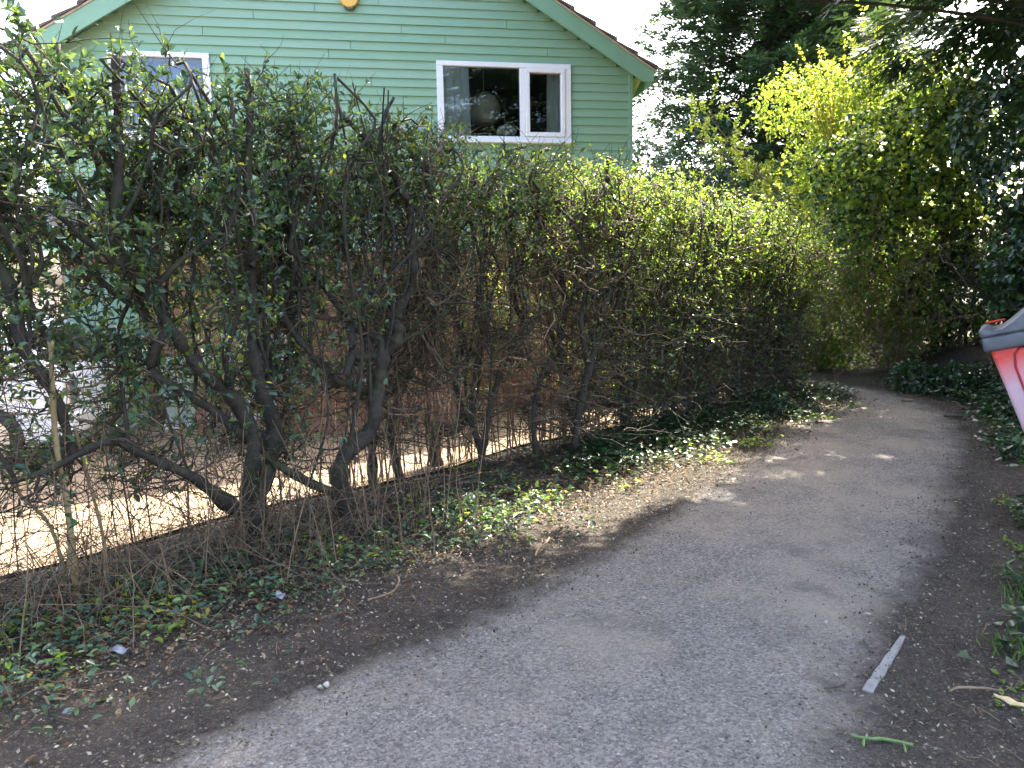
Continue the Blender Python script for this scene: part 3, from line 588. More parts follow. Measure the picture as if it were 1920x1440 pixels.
def shrub(label, base_ab, limbs, arange, n_sec, n_ter, leaf_mul=1.0, pale=.25, group='shrubs of the hedge', zlow=.45, nup=14, nback=8):
    a0, b0 = base_ab; base = hedge_xyz(a0, b0, 0.0); base[2] = height(base[0], base[1]) - .03
    root = empty('hedge_shrub', base, 0, label, 'shrub', group)
    g = Geo()
    for P, R in limbs: add_limb(g, P, R)
    # crooked uprights that fork off the main limbs and end in pruned stubs at the clipped top
    ml = np.concatenate([P for P, _ in limbs]); ml = ml[(ml[:, 2] > .35) & (ml[:, 2] < 1.9)]
    for q in range(nup):
        st = ml[rng.integers(len(ml))]; a_s, b_s = hedge_ab(st); ta_ = np.clip(a_s + rng.normal(0, .35), *arange); tt = hedge_xyz(ta_, np.clip(b_s + rng.normal(0, .25), -.55, .55), top_z(ta_) + rng.uniform(-.25, .06))
        k_ = 7; Pm = st + (tt - st) * np.linspace(0, 1, k_)[:, None]; Pm[1:-1] += np.cumsum(rng.normal(size=(k_ - 2, 3)) * .055, axis=0) * np.array([1, 1, .4]); Pm = spline(Pm, 3); r_ = rng.uniform(.006, .0145)
        add_limb(g, Pm, np.linspace(r_, r_ * .55, len(Pm)), 6)
        limbs = limbs + [(Pm, np.full(len(Pm), r_))]
    g.build('trunk', M['bark'], root, True, None)
    LP = np.concatenate([P for P, _ in limbs]); LR = np.concatenate([R for _, R in limbs])
    keep = LP[:, 2] > .3; LP, LR = LP[keep], LR[keep]
    # side branches reach for places all through this shrub's share of the hedge
    ta = rng.uniform(arange[0], arange[1], n_sec); tb_ = rng.normal(0, .30, n_sec).clip(-.62, .62); tz = zlow + (top_z(ta) + rng.normal(0, .05, n_sec) - zlow) * rng.beta(1.25, 1.0, n_sec)
    T = hedge_xyz(ta, tb_, tz)
    d2 = ((T[:, None] - LP[None]) ** 2).sum(-1) + .6 * np.clip(LP[None, :, 2] - T[:, None, 2] + .12, 0, None) ** 2 + rng.random((n_sec, len(LP))) * .05
    S = LP[d2.argmin(1)]; m_ = 7; u = np.linspace(0, 1, m_)[None, :, None]
    P = S[:, None] * (1 - u) + T[:, None] * u
    P += np.cumsum(rng.normal(size=P.shape) * .022, axis=1) * (u > 0); P[..., 2] -= .10 * np.sin(math.pi * u[..., 0]) * rng.random((n_sec, 1))
    R = np.linspace(1, .3, m_)[None] * rng.uniform(.0035, .0095, (n_sec, 1))
    g1 = Geo(); g2 = Geo(); ip = rng.random(n_sec) < pale
    if (~ip).any(): g1.add(tubes(P[~ip], R[~ip], 4))
    if ip.any(): g2.add(tubes(P[ip], R[ip], 4))
    # twigs off the side branches
    sel = rng.integers(0, n_sec, n_ter); at_ = rng.integers(2, m_, n_ter); S3 = P[sel, at_]
    D3 = unit(P[sel, at_] - P[sel, at_ - 1]) * .5 + rnd_dir(n_ter) * .9 + np.array([0, 0, .32]); L3 = rng.uniform(.07, .34, n_ter)
    W3 = walk(S3, D3, L3, 4, .36, (0, 0, .04)); R3 = np.linspace(1, .35, 4)[None] * rng.uniform(.0018, .0042, (n_ter, 1)); ip = rng.random(n_ter) < pale
    if (~ip).any(): g1.add(tubes(W3[~ip], R3[~ip], 3))
    if ip.any(): g2.add(tubes(W3[ip], R3[ip], 3))
    if nback:                                           # thin upright shoots along the garden side
        ba = rng.uniform(*arange, nback); bb2 = rng.uniform(.12, .6, nback); B0 = hedge_xyz(ba, bb2, 0); B0[:, 2] = height(B0[:, 0], B0[:, 1]); BT = hedge_xyz(ba + rng.normal(0, .22, nback), bb2 + rng.normal(0, .08, nback), top_z(ba) * rng.uniform(.85, 1.0, nback))
        uu = np.linspace(0, 1, 10)[None, :, None]; BP = B0[:, None] * (1 - uu) + BT[:, None] * uu; BP += np.cumsum(rng.normal(size=BP.shape) * .012, axis=1) * (uu > 0); g2.add(tubes(BP, np.linspace(1, .45, 10)[None] * rng.uniform(.004, .009, (nback, 1)), 5))
    g1.build('twigs', M['twig'], root); g2.build('dry_twigs', M['twig_pale'], root)
    # leaves sit along the twigs
    nl = int(n_ter * 6 * leaf_mul); s_ = rng.integers(0, n_ter, nl); f_ = rng.random(nl) ** .6 * 2.999; k_ = f_.astype(int); fr_ = (f_ - k_)[:, None]
    LPp = W3[s_, k_] * (1 - fr_) + W3[s_, k_ + 1] * fr_; td = unit(W3[s_, k_ + 1] - W3[s_, k_])
    la, lb = hedge_ab(LPp); pat = .55 + .45 * np.sin(la * 7.3 + 1.7 * np.sin(LPp[:, 2] * 5.1)) * np.sin(LPp[:, 2] * 8.7 + lb * 6 + 1.3 * np.sin(la * 4.1)) ; keep = rng.random(nl) < leaf_density(la, lb, LPp[:, 2]) * (.35 + .8 * pat); keep &= LPp[:, 2] < top_z(la) + .05 + .1 * np.sin(la * 9) ** 2 * rng.random(nl)
    LPp, td, la, lb = LPp[keep], td[keep], la[keep], lb[keep]; nl = len(LPp)
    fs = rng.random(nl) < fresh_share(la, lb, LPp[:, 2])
    ax = td * .7 + rnd_dir(nl) * .9 + np.array([0, 0, .15]); nr = rnd_dir(nl) * .75 + np.array([0, 0, .85])
    size = np.interp(la, [-4, -1.5, 1.5], [.052, .046, .040]) * rng.uniform(.55, 1.25, nl)
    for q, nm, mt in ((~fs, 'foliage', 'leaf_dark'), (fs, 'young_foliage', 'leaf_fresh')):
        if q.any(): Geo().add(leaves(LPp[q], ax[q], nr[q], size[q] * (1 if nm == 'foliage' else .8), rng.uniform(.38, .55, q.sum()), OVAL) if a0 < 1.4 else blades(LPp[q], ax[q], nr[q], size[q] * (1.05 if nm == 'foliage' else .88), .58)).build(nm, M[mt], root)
    return root
def pxa(px): r = (px - 960) / F; y = HC / (1 - r) if r < 1 else 99; return (r * y + y - HC) * S2      # rough place along the hedge of an image column
def free_limbs(a0, b0, n, spread, r0=.026, lean=0.0, zt=None):
    base = hedge_xyz(a0, b0, 0.0); base[2] = height(base[0], base[1]) - .03; out = []
    for k in range(n):
        a1 = a0 + lean + rng.uniform(-spread, spread); b1 = np.clip(b0 + rng.normal(0, .22), -.5, .5); t_ = hedge_xyz(a1, b1, (zt or top_z(a1)) * rng.uniform(.86, 1.0))
        bs = base + np.array([rng.normal(0, .05), rng.normal(0, .05), 0]); out.append(limb_free(bs, t_, r0 * rng.uniform(.6, 1.1), .006, .09))
    return out
LB = lambda *a: limb_px(*a)
G_ = 'shrubs of the hedge'
# out at the end of the hedge, mostly beyond the picture
shrub('hedge shrub with long bare canes at the open end of the drive', (-4.35, .0), free_limbs(-4.35, 0, 6, .75, .03), (-5.0, -3.3), 300, 1500, .9, .3)
# A: big mossy many-stemmed shrub
A_ = [LB([(482, 1000), (486, 930), (508, 850), (512, 800), (498, 750), (479, 690), (473, 600), (470, 500), (478, 420), (465, 330), (468, 220), (462, 130)], 34, 10, -.30),
      LB([(478, 990), (464, 932), (472, 873), (470, 800), (440, 750), (402, 719), (365, 680), (340, 645), (310, 600), (277, 550), (253, 517), (217, 483), (214, 440), (222, 330), (221, 220), (217, 150), (217, 104)], 26, 13, -.32, -.30),
      LB([(285, 545), (324, 504), (372, 462), (405, 443), (430, 415), (436, 370), (425, 330)], 11, 8, -.32),
      LB([(486, 985), (420, 938), (359, 894), (289, 862), (233, 835), (201, 827), (140, 856), (90, 880), (20, 905)], 26, 7, -.34, -.45),
      LB([(470, 830), (400, 770), (344, 735), (300, 712), (283, 692), (290, 657), (307, 627), (312, 590)], 19, 12, -.28),
      LB([(210, 490), (150, 440), (110, 405), (60, 385), (-30, 360)], 11, 5, -.30, -.2),
      LB([(283, 600), (230, 560), (160, 500), (90, 440), (0, 405), (-60, 390)], 10, 6, -.25, -.1),
      LB([(222, 330), (180, 270), (120, 215), (80, 140), (45, 85)], 10, 6, -.3, -.2),
      LB([(436, 370), (400, 300), (355, 230), (318, 160)], 9, 6, -.3), LB([(470, 500), (520, 440), (560, 395), (565, 330), (550, 250), (540, 170)], 10, 6, -.3, -.15),
      LB([(35, 650), (30, 590), (10, 520), (-30, 470)], 26, 18, -.30, -.25), LB([(70, 600), (50, 560), (52, 545)], 16, 13, -.3), LB([(140, 856), (110, 760), (70, 690), (35, 650)], 14, 22, -.4, -.3)]
shrub('big hedge shrub with several mossy leaning trunks and dense dark evergreen leaves', (pxa(482), -.30), A_, (-3.75, -1.75), 850, 4400, 1.5, .2, nup=26, nback=8)
# B: dark forked trunk
B_ = [LB([(652, 1012), (648, 960), (636, 900), (640, 867), (661, 838), (687, 815), (702, 786), (706, 750), (712, 715), (716, 680), (722, 655), (741, 640), (746, 620), (740, 600), (750, 575), (768, 545), (774, 500), (770, 440), (768, 385), (757, 365), (746, 340), (726, 312), (702, 280), (670, 244), (641, 216)], 36, 9, -.46, -.32),
      LB([(716, 690), (714, 650), (712, 635), (673, 621), (660, 606), (647, 586), (628, 567), (600, 527), (560, 482), (545, 465), (556, 400), (563, 330)], 19, 9, -.42, -.3),
      LB([(700, 668), (668, 668), (661, 640), (656, 610)], 15, 17, -.42), LB([(662, 655), (656, 680), (648, 705)], 19, 12, -.44),
      LB([(700, 742), (660, 722), (633, 714), (612, 692), (588, 670), (573, 650), (553, 625), (527, 580), (513, 527), (495, 460), (480, 400)], 17, 9, -.38, -.25),
      LB([(632, 925), (580, 905), (535, 880), (505, 862), (480, 830)], 17, 10, -.45, -.35),
      LB([(737, 650), (765, 632), (790, 622), (812, 600), (826, 560)], 10, 6, -.4, -.2), LB([(716, 330), (712, 270), (722, 215), (738, 184)], 9, 6, -.32), LB([(757, 365), (800, 420), (820, 480)], 8, 5, -.3)]
shrub('hedge shrub with one dark crooked trunk that forks like a claw at mid height', (pxa(652), -.46), B_, (-1.95, -.75), 470, 2200, 1.35, .28, nup=18, nback=12)
C_ = [LB([(700, 925), (698, 860), (697, 815), (704, 770), (740, 720), (742, 680), (760, 600), (800, 520), (812, 440), (805, 360), (795, 280)], 18, 8, .25, .1),
      LB([(751, 900), (736, 838), (730, 800), (748, 745), (770, 690), (790, 640), (795, 560), (822, 480)], 19, 8, .38, .2), LB([(748, 745), (700, 640), (640, 560), (630, 480), (655, 400), (650, 300)], 10, 6, .35, .3)]
shrub('thin pair of hedge stems rising from ivy beside the sunny gap', (-1.25, .32), C_, (-1.5, -.4), 300, 1300, 1.5, .4, zlow=.3, nback=16)
D_ = [LB([(817, 890), (815, 831), (812, 806), (835, 806), (858, 800), (868, 780), (856, 735), (850, 702), (860, 666), (867, 635), (856, 600), (843, 567), (837, 540), (847, 507), (853, 473), (850, 415), (862, 395), (885, 376), (914, 351), (932, 319), (944, 270)], 26, 9, .50, .1),
      LB([(862, 680), (880, 665), (900, 652), (914, 635), (942, 626), (961, 633), (982, 610), (992, 600), (970, 583), (960, 523), (957, 440), (960, 380), (962, 305)], 16, 9, .2, .05),
      LB([(944, 300), (962, 282), (985, 274)], 9, 6, .1), LB([(805, 812), (800, 790), (806, 760)], 14, 10, .5), LB([(850, 600), (820, 540), (790, 470), (760, 430), (745, 350), (740, 240)], 11, 6, .3, .2),
      LB([(962, 380), (978, 411), (981, 326), (999, 294), (1027, 280)], 8, 6, .05)]
shrub('hedge shrub with a thick hooked trunk standing over bright drive', (-.92, .5), D_, (-.75, .35), 360, 1600, 1.5, .4, zlow=.3, nback=22)
E_ = [LB([(905, 885), (897, 830), (883, 784), (890, 700), (915, 600), (905, 500), (880, 400), (895, 310)], 12, 6, .1, .25), LB([(898, 905), (907, 843), (912, 803), (925, 740), (960, 660), (1005, 600), (1020, 520), (1010, 420), (1000, 330)], 13, 6, -.05, -.1),
      LB([(1010, 880), (1000, 800), (1010, 720), (1050, 640), (1060, 560), (1040, 460), (1050, 360)], 10, 6, -.1, 0)]
shrub('slender brown stems packed with dry twigs where the hedge thins out', (.0, .0), E_, (-.2, .95), 420, 1900, 1.4, .45, zlow=.15, nup=18, nback=24)
F_ = [LB([(1075, 870), (1085, 780), (1105, 690), (1120, 636), (1132, 577), (1152, 525), (1164, 440), (1160, 400), (1147, 356), (1138, 330), (1141, 294)], 16, 8, -.3, -.25), LB([(1105, 690), (1090, 600), (1110, 520), (1085, 440), (1073, 414), (1112, 386), (1137, 347)], 12, 8, -.25, -.25),
      LB([(1073, 414), (1040, 380), (1035, 330)], 8, 5, -.25), LB([(1090, 870), (1070, 780), (1060, 700), (1030, 620)], 12, 6, -.2, .1)]
shrub('hedge shrub with a U shaped bend at the top of its stem', (pxa(1080), -.25), F_, (.55, 1.55), 440, 2000, 1.5, .4, zlow=.1, nup=16, nback=24)
labels = ['hedge shrub with yellow-green tips just past the U shaped stem', 'hedge shrub with a dense skirt of dead brown twigs', 'hedge shrub with dark upright stems above the shaded ivy', 'hedge shrub with bright new leaves lit along its clipped top',
          'hedge shrub with black twigs tangled down to the ground', 'hedge shrub with a wavy dark stem near the path bend', 'last hedge shrub at the bend of the path with a curved bare stem']
for k, a in enumerate([1.55, 2.15, 2.75, 3.35, 3.95, 4.5, 5.0]):
    lm = free_limbs(a, rng.uniform(-.15, .15), 5, .42, .024)
    if k == 5: lm.append(LB([(1380, 780), (1385, 680), (1403, 581), (1424, 564), (1444, 525), (1442, 440), (1440, 390)], 11, 7, -.2, -.2))
    if k == 6: lm.append(LB([(1462, 750), (1480, 660), (1497, 594), (1510, 547), (1514, 466), (1500, 430)], 10, 5, -.1, -.1))
    shrub(labels[k], (a, 0.0), lm, (a - .42, a + .42) if k < 6 else (a - .42, 5.35), 460, 2250, 1.75, .25, zlow=.05, nup=14, nback=12)

# thin canes standing in the verge
for k, (pts, wpx, lab) in enumerate([([(150, 1145), (140, 1080), (128, 960), (108, 850), (100, 760), (95, 640)], 11, 'tall tan cane with rings leaning by the open end of the hedge'),
                                     ([(128, 1135), (118, 1060), (90, 980), (40, 930), (10, 870)], 6, 'thin brown cane bending over beside the tall tan cane'),
                                     ([(205, 1120), (195, 1020), (180, 950), (160, 880), (140, 800)], 6, 'straight brown cane between tall tan cane and the mossy shrub')]):
    P = []
    base = on_ground(*pts[0]); pn = np.array([0, 1.0, 0])
    for x, y in pts: P.append(on_plane(x, y, base, pn))
    P[0][2] -= .05; P = spline(P, 8); R = np.full(len(P), wpx * np.linalg.norm(base - EYE) / F / 2) * np.linspace(1, .7, len(P)); R *= 1 + .12 * (np.arange(len(P)) % 5 == 0)
    root = empty('cane', base, 0, lab, 'cane', 'canes in the verge'); g = Geo(); add_limb(g, P, R); g.build('stem', M['cane'], root, True, None)
    g = Geo(); n_ = 14; sp_ = P[rng.integers(len(P) // 2, len(P), n_)]; wk = walk(sp_, rnd_dir(n_) + np.array([0, 0, .4]), rng.uniform(.1, .35, n_), 5, .25); g.add(tubes(wk, np.full((n_, 5), .0018), 3)); g.build('side_shoots', M['twig_pale'], root)

# bare arching twigs and brush at the foot of the hedge
g = Geo(); n_ = 800; a_ = rng.uniform(-4.6, -1.6, n_); b_ = rng.normal(-.45, .28, n_); P0 = hedge_xyz(a_, b_, 0); P0[:, 2] = height(P0[:, 0], P0[:, 1]); D = rnd_dir(n_) * .7 + np.array([-.15, 0, .8])
g.add(tubes(walk(P0, D, rng.uniform(.2, .85, n_), 8, .2, (0, 0, -.10)), np.linspace(1, .4, 8)[None] * rng.uniform(.0014, .0035, (n_, 1)), 3)); n_ = 90; P0 = hedge_xyz(rng.uniform(-4.4, -1.3, n_), rng.normal(-.5, .3, n_), 0); P0[:, 2] = height(P0[:, 0], P0[:, 1]); D = rnd_dir(n_) * .22 + np.array([0, 0, 1.0]); g.add(tubes(walk(P0, D, rng.uniform(.35, 1.1, n_), 8, .06), np.linspace(1, .5, 8)[None] * rng.uniform(.0022, .0045, (n_, 1)), 4)); o = g.build('brushwood', M['twig_pale'], None); tag(o, 'tangle of thin dry twigs at the foot of the hedge', 'brushwood', kind='stuff')
g = Geo(); n_ = 1000; a_ = np.where(rng.random(n_) < .6, rng.uniform(-4.6, -2.0, n_), rng.uniform(-2, 5.3, n_)); b_ = rng.normal(-.25, .25, n_); P0 = hedge_xyz(a_, b_, 0); P0[:, 2] = height(P0[:, 0], P0[:, 1]) + rng.random(n_) * .5; D = rnd_dir(n_) + np.array([0, 0, .1])
g.add(tubes(walk(P0, D, rng.uniform(.2, .8, n_), 7, .3, (0, 0, -.02)), np.linspace(1, .4, 7)[None] * rng.uniform(.0016, .004, (n_, 1)), 3)); o = g.build('undergrowth', M['twig'], None); tag(o, 'dark bare undergrowth twigs beneath the hedge shrubs', 'undergrowth', kind='stuff')

# ------------------------------------------------------------------ trees and bushes
def foot(x, y): return np.array([x, y, float(height(x, y)) - .03])
def lumps_leaves(lumps, n, size, wr, prof, nrm_out=.8, droop_dir=-.5, shell=(.78, 1.08), squash=1.0):
    """leaves spread over and just under the surface of overlapping lumps"""
    C = np.array([l[:3] for l in lumps], float); R = np.array([l[3] for l in lumps], float)
    k = rng.choice(len(C), n, p=R ** 2 / (R ** 2).sum()); d = rnd_dir(n); r = R[k] * (shell[0] + (shell[1] - shell[0]) * rng.random(n) ** .7)
    P = C[k] + d * r[:, None] * np.array([1, 1, squash]); keep = P[:, 2] > .03
    # drop what is deep inside another lump
    for c_, r_ in zip(C, R): keep &= ~((np.linalg.norm((P - c_) / np.array([1, 1, squash]), axis=1) < r_ * .62))
    P, d = P[keep], d[keep]; m_ = len(P); tocam = unit(EYE - P)
    nr = d * nrm_out + rnd_dir(m_) * .55 + np.array([0, 0, .25]); ax = rnd_dir(m_) * .7 + np.array([0, 0, droop_dir]) + d * .35
    if np.linalg.norm(C.mean(0) - EYE) > 13.3: return blades(P, ax, nr, size * rng.uniform(.65, 1.35, m_), wr * 1.15)
    return leaves(P, ax, nr, size * rng.uniform(.6, 1.3, m_), wr, prof)
def stems(geo, base, n, spread, hgt, r0, m_=9, jit=.14, k=5):
    D = rng.normal(size=(n, 3)) * spread; D[:, 2] = 1; P0 = base + np.c_[rng.normal(size=(n, 2)) * .12, np.zeros(n)]
    W = walk(P0, D, hgt * rng.uniform(.7, 1.1, n), m_, jit, (0, 0, .03)); geo.add(tubes(W, np.linspace(1, .3, m_)[None] * r0 * rng.uniform(.6, 1.2, (n, 1)), k)); return W
def twigs_from(geo, W, n, L, r, jit=.33, up=.2, m_=5, lo=.3):
    s_ = rng.integers(0, len(W), n); q = rng.integers(int(W.shape[1] * lo), W.shape[1], n); P0 = W[s_, q]
    T = walk(P0, rnd_dir(n) + np.array([0, 0, up]), L * rng.uniform(.5, 1.2, n), m_, jit); geo.add(tubes(T, np.linspace(1, .35, m_)[None] * r * rng.uniform(.7, 1.3, (n, 1)), 3)); return T
def leaves_on(T, n, size, wr, prof=OVAL, up=.6, lo=.3):
    s_ = rng.integers(0, len(T), n); f_ = (lo + (1 - lo) * rng.random(n)) * (T.shape[1] - 1.001); k_ = f_.astype(int); fr_ = (f_ - k_)[:, None]; P = T[s_, k_] * (1 - fr_) + T[s_, k_ + 1] * fr_
    if np.linalg.norm(P.mean(0) - EYE) > 11: return blades(P, rnd_dir(n) + unit(T[s_, k_ + 1] - T[s_, k_]) * .6, rnd_dir(n) * .7 + np.array([0, 0, up]), size * rng.uniform(.65, 1.3, n), wr * 1.15)
    return leaves(P, rnd_dir(n) + unit(T[s_, k_ + 1] - T[s_, k_]) * .6, rnd_dir(n) * .7 + np.array([0, 0, up]), size * rng.uniform(.6, 1.25, n), wr, prof)

# conifers: tiers of limbs hung with feathery sprays
def conifer(label, pos, zb, zt, rad, nlimb, nspray, slen, swid, mat, group=None, side=None, droop=.25, trunk_r=.22, cap=None, expo=.62):
    base = foot(*pos); root = empty('conifer_tree', base, 0, label, 'tree', group); g = Geo()
    P, R = limb_free(base, np.array([pos[0], pos[1], zt]), trunk_r, .03, .06); add_limb(g, P, R, 10); g.build('trunk', M['trunk'], root, True, None)
    h = rng.random(nlimb) ** .85; z = zb + (zt - zb) * h; az = rng.uniform(0, 2 * math.pi, nlimb)
    if side is not None:
        q = rng.random(nlimb) < side[2]; az[q] = side[0] + rng.normal(0, side[1], q.sum())
    ln = rad * (1 - h) ** expo * rng.uniform(.72, 1.1, nlimb) + .25
    azn = np.mod(az, 2 * math.pi)
    if side is not None: ln = np.where((azn > 1.0) & (azn < 2.88), np.minimum(ln, 2.7), ln)     # limbs cut short on the far side so sunlight reaches the hedge
    D = np.stack([np.cos(az), np.sin(az), rng.uniform(.0, .35, nlimb)], -1); P0 = np.stack([np.full(nlimb, pos[0]), np.full(nlimb, pos[1]), z], -1)
    W = walk(P0, D, ln, 9, .07, (0, 0, -droop * .12))
    if cap is not None: W[..., 2] += np.clip((cap(W) - W[..., 2]).max(1), 0, None)[:, None] * np.linspace(0, 1, 9)[None] ** .8
    g = Geo(); g.add(tubes(W, np.linspace(1, .15, 9)[None] * (.008 + .014 * ln / rad)[:, None], 3)); g.build('branches', M['trunk'], root)
    # sprays
    s_ = rng.integers(0, nlimb, nspray); f_ = (rng.random(nspray) ** .55 * .999) * 8; k_ = f_.astype(int); fr_ = (f_ - k_)[:, None]; c = W[s_, k_] * (1 - fr_) + W[s_, k_ + 1] * fr_
    out = unit(W[s_, k_ + 1] - W[s_, k_]); lat = unit(np.cross(out, [0, 0, 1.0])) * rng.choice([-1, 1], nspray)[:, None]
    ax0 = out * .7 + lat * rng.uniform(.2, 1.0, (nspray, 1)) + rnd_dir(nspray) * .35 + np.array([0, 0, -droop]); off = c + rnd_dir(nspray) * .10
    g = Geo(); per = 4                                   # a spray is a flat feather of four blades
    axis0 = unit(ax0); side_ = unit(np.cross(axis0, rnd_dir(nspray) * .4 + np.array([0, 0, 1.0])))
    L = slen * rng.uniform(.6, 1.3, nspray)
    for j in range(per):
        t_ = j / per; sg = (-1) ** j; P_ = off + axis0 * (L * t_ * .8)[:, None]
        a_ = axis0 + side_ * (sg * .75 if j < per - 1 else 0) + np.array([0, 0, -.25 * t_]); g.add(blades(P_, a_, np.cross(axis0, side_) + rnd_dir(nspray) * .2, L * (.62 - .25 * t_), swid / slen * 1.6))
    g.build('foliage', M[mat], root); return root
conifer('tall dense dark green conifer standing beyond the house', (6.6, 20.5), 2.2, 15.5, 3.9, 900, 38000, .32, .082, 'conifer', 'conifers behind the path', droop=.1, trunk_r=.3)
conifer('second tall conifer close behind the dense dark one', (10.5, 24.0), 2.0, 15, 3.6, 500, 12000, .44, .125, 'conifer', 'conifers behind the path', droop=.1, trunk_r=.3)
conifer('dark conifer behind the ivy wall with its crown above the bin', (9.2, 11.2), 4.6, 13.0, 4.2, 450, 19000, .34, .085, 'conifer_dark', droop=.25, trunk_r=.25, expo=.45)  # conifer added so that its crown shades the far path
# the conifer over the path: unseen crown shaped to shade path and hedge, lower boughs hanging in at the picture's corner
def lift(W):                                            # boughs over the path stay high; those near the trunk may hang
    d = np.hypot(W[..., 0], W[..., 1]); return np.where(W[..., 0] / np.maximum(W[..., 1], 1) < .44, 1.75 + .40 * d, 0)
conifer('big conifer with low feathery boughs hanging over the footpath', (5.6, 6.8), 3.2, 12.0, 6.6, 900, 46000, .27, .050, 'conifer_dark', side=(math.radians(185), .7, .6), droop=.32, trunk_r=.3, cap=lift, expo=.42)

def ivy_mass(name, label, cat, pos, lumps, n, size, mat='leaf_ivy', extra=None, nstem=10, sh=2.5, group=None, wr=.95, prof=IVY):
    base = foot(*pos); root = empty(name, base, 0, label, cat, group); g = Geo(); W = stems(g, base, nstem, .45, sh, .03); T = twigs_from(g, W, nstem * 25, .8, .006); g.build('stems', M['twig'], root, True)
    Geo().add(lumps_leaves(lumps, n, size, wr, prof)).build('foliage', M[mat], root)
    if extra: Geo().add(lumps_leaves(lumps, extra[1], size * .9, wr, prof, shell=(.95, 1.15))).build('young_foliage', M[extra[0]], root)
    return root
def rl(c, r, n, rr): 
    d = rnd_dir(n) * rng.random((n, 1)) ** .4; return [(*(np.array(c) + d[i] * np.array(r)), rng.uniform(*rr)) for i in range(n)]
# dark ivy bank along the path
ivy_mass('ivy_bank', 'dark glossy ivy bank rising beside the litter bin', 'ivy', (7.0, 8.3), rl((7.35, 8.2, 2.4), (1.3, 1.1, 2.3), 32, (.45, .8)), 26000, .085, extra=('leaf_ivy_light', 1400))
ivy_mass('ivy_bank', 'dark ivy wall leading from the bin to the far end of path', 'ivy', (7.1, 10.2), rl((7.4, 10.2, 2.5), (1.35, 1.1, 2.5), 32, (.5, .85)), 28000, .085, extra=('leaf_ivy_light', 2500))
# ivy-clad tree with bare trunks showing
ivt = ivy_mass('ivy_tree', 'tree smothered in ivy with two bare trunks showing below its crown', 'tree', (6.7, 12.2), rl((5.9, 12.2, 3.1), (1.25, .9, .8), 26, (.22, .46)) + rl((6.6, 12.2, 4.0), (1.0, .9, .5), 8, (.3, .5)) + rl((5.4, 12.0, 2.4), (.6, .6, .5), 5, (.25, .4)), 6500, .072, extra=('leaf_lime', 12000), nstem=5, sh=2.2)  # lime leaves put the crown's sunlit glow into its colour
g = Geo()
for dx in (0, .16): P, R = limb_free(foot(6.72 + dx, 12.15), np.array([6.75 + dx * 1.3, 12.2, 4.2]), .055, .04, .05); add_limb(g, P, R)
g.build('trunk', M['trunk'], ivt, True, None)
ivy_mass('ivy_bank', 'low ivy mound filling the gap under the two bare trunks', 'ivy', (7.1, 12.0), rl((7.3, 12.3, 1.3), (.9, .5, 1.2), 14, (.4, .6)), 9000, .075, extra=('leaf_ivy_light', 2500), nstem=5, sh=1.8)
# yellow-green flowering bush with upright wands
def bush(name, label, cat, pos, nst, spread, hgt, r0, ntw, twl, nleaf, size, mat, bark='twig_pale', group=None, wr=.5, jit=.14, lo=.3, second=None):
    base = foot(*pos); root = empty(name, base, 0, label, cat, group); g = Geo(); W = stems(g, base, nst, spread, hgt, r0, jit=jit); T = twigs_from(g, W, ntw, twl, .0035, lo=lo)
    g.build('stems', M[bark], root, True); Geo().add(leaves_on(T, nleaf, size, wr)).build('foliage', M[mat], root)
    if second: Geo().add(leaves_on(T, second[1], size * .9, wr)).build('young_foliage', M[second[0]], root)
    return root
yb = bush('flowering_bush', 'tall bush of sunlit yellow-green spring leaves above the ivy tree', 'bush', (6.9, 14.2), 16, .30, 5.2, .022, 900, .7, 15000, .075, 'leaf_lime', second=('leaf_yellow', 6000), lo=.45)
Geo().add(lumps_leaves(rl((6.3, 13.4, 4.0), (2.0, .7, 1.25), 34, (.16, .42)), 13000, .07, .55, OVAL, shell=(.2, 1.35))).build('crown', M['leaf_lime'], yb)
g = Geo(); n_ = 16; b0 = np.array([5.5, 13.2, 3.5]); D = np.c_[rng.normal(-.22, .2, n_), rng.normal(0, .15, n_), np.ones(n_)]; W = walk(b0 + rng.normal(size=(n_, 3)) * .12, D, rng.uniform(1.1, 2.1, n_), 9, .05); g.add(tubes(W, np.linspace(1, .4, 9)[None] * np.full((n_, 1), .008), 4)); g.build('wands', M['twig_pale'], yb)
Geo().add(leaves_on(W, 1100, .055, .6, lo=.1)).build('buds', M['leaf_yellow'], yb)
bush('brown_bush', 'tangled brown twiggy bush with scattered spring leaves past the bend', 'bush', (4.95, 12.8), 34, .42, 2.9, .010, 1800, .55, 4500, .055, 'leaf_lime', 'twig_pale', second=('leaf_ivy_light', 1500), lo=.15); Geo().add(lumps_leaves(rl((5.0, 13.0, 1.5), (1.0, .5, 1.3), 18, (.3, .5)), 5200, .07, .5, OVAL, shell=(.3, 1.1))).build('inner_foliage', M['leaf_lime'], bpy.data.objects['brown_bush'])  # inner leaves coloured lime in place of sunlight
bush('brown_bush', 'straw coloured twiggy bush under the ivy tree', 'bush', (6.0, 11.9), 30, .40, 2.3, .009, 1800, .5, 3500, .06, 'leaf_ivy_light', 'twig_pale', second=('leaf_lime', 2200), lo=.15); Geo().add(lumps_leaves(rl((6.2, 12.4, 1.4), (.9, .5, 1.3), 18, (.3, .5)), 6000, .07, .5, OVAL, shell=(.3, 1.1))).build('inner_foliage', M['leaf_lime'], bpy.data.objects['brown_bush.001'])  # lime inner leaves stand in for sunlight under the ivy tree
bush('bare_bush', 'grey leafless twiggy bush beyond the corner of the house', 'bush', (4.6, 16.5), 30, .36, 4.4, .012, 1800, .8, 900, .06, 'leaf_lime', 'twig', lo=.3)
bush('evergreen_bush', 'rounded dark evergreen bush beside the house corner', 'bush', (3.3, 17.5), 14, .3, 3.0, .02, 500, .7, 500, .07, 'leaf_dark', 'twig')
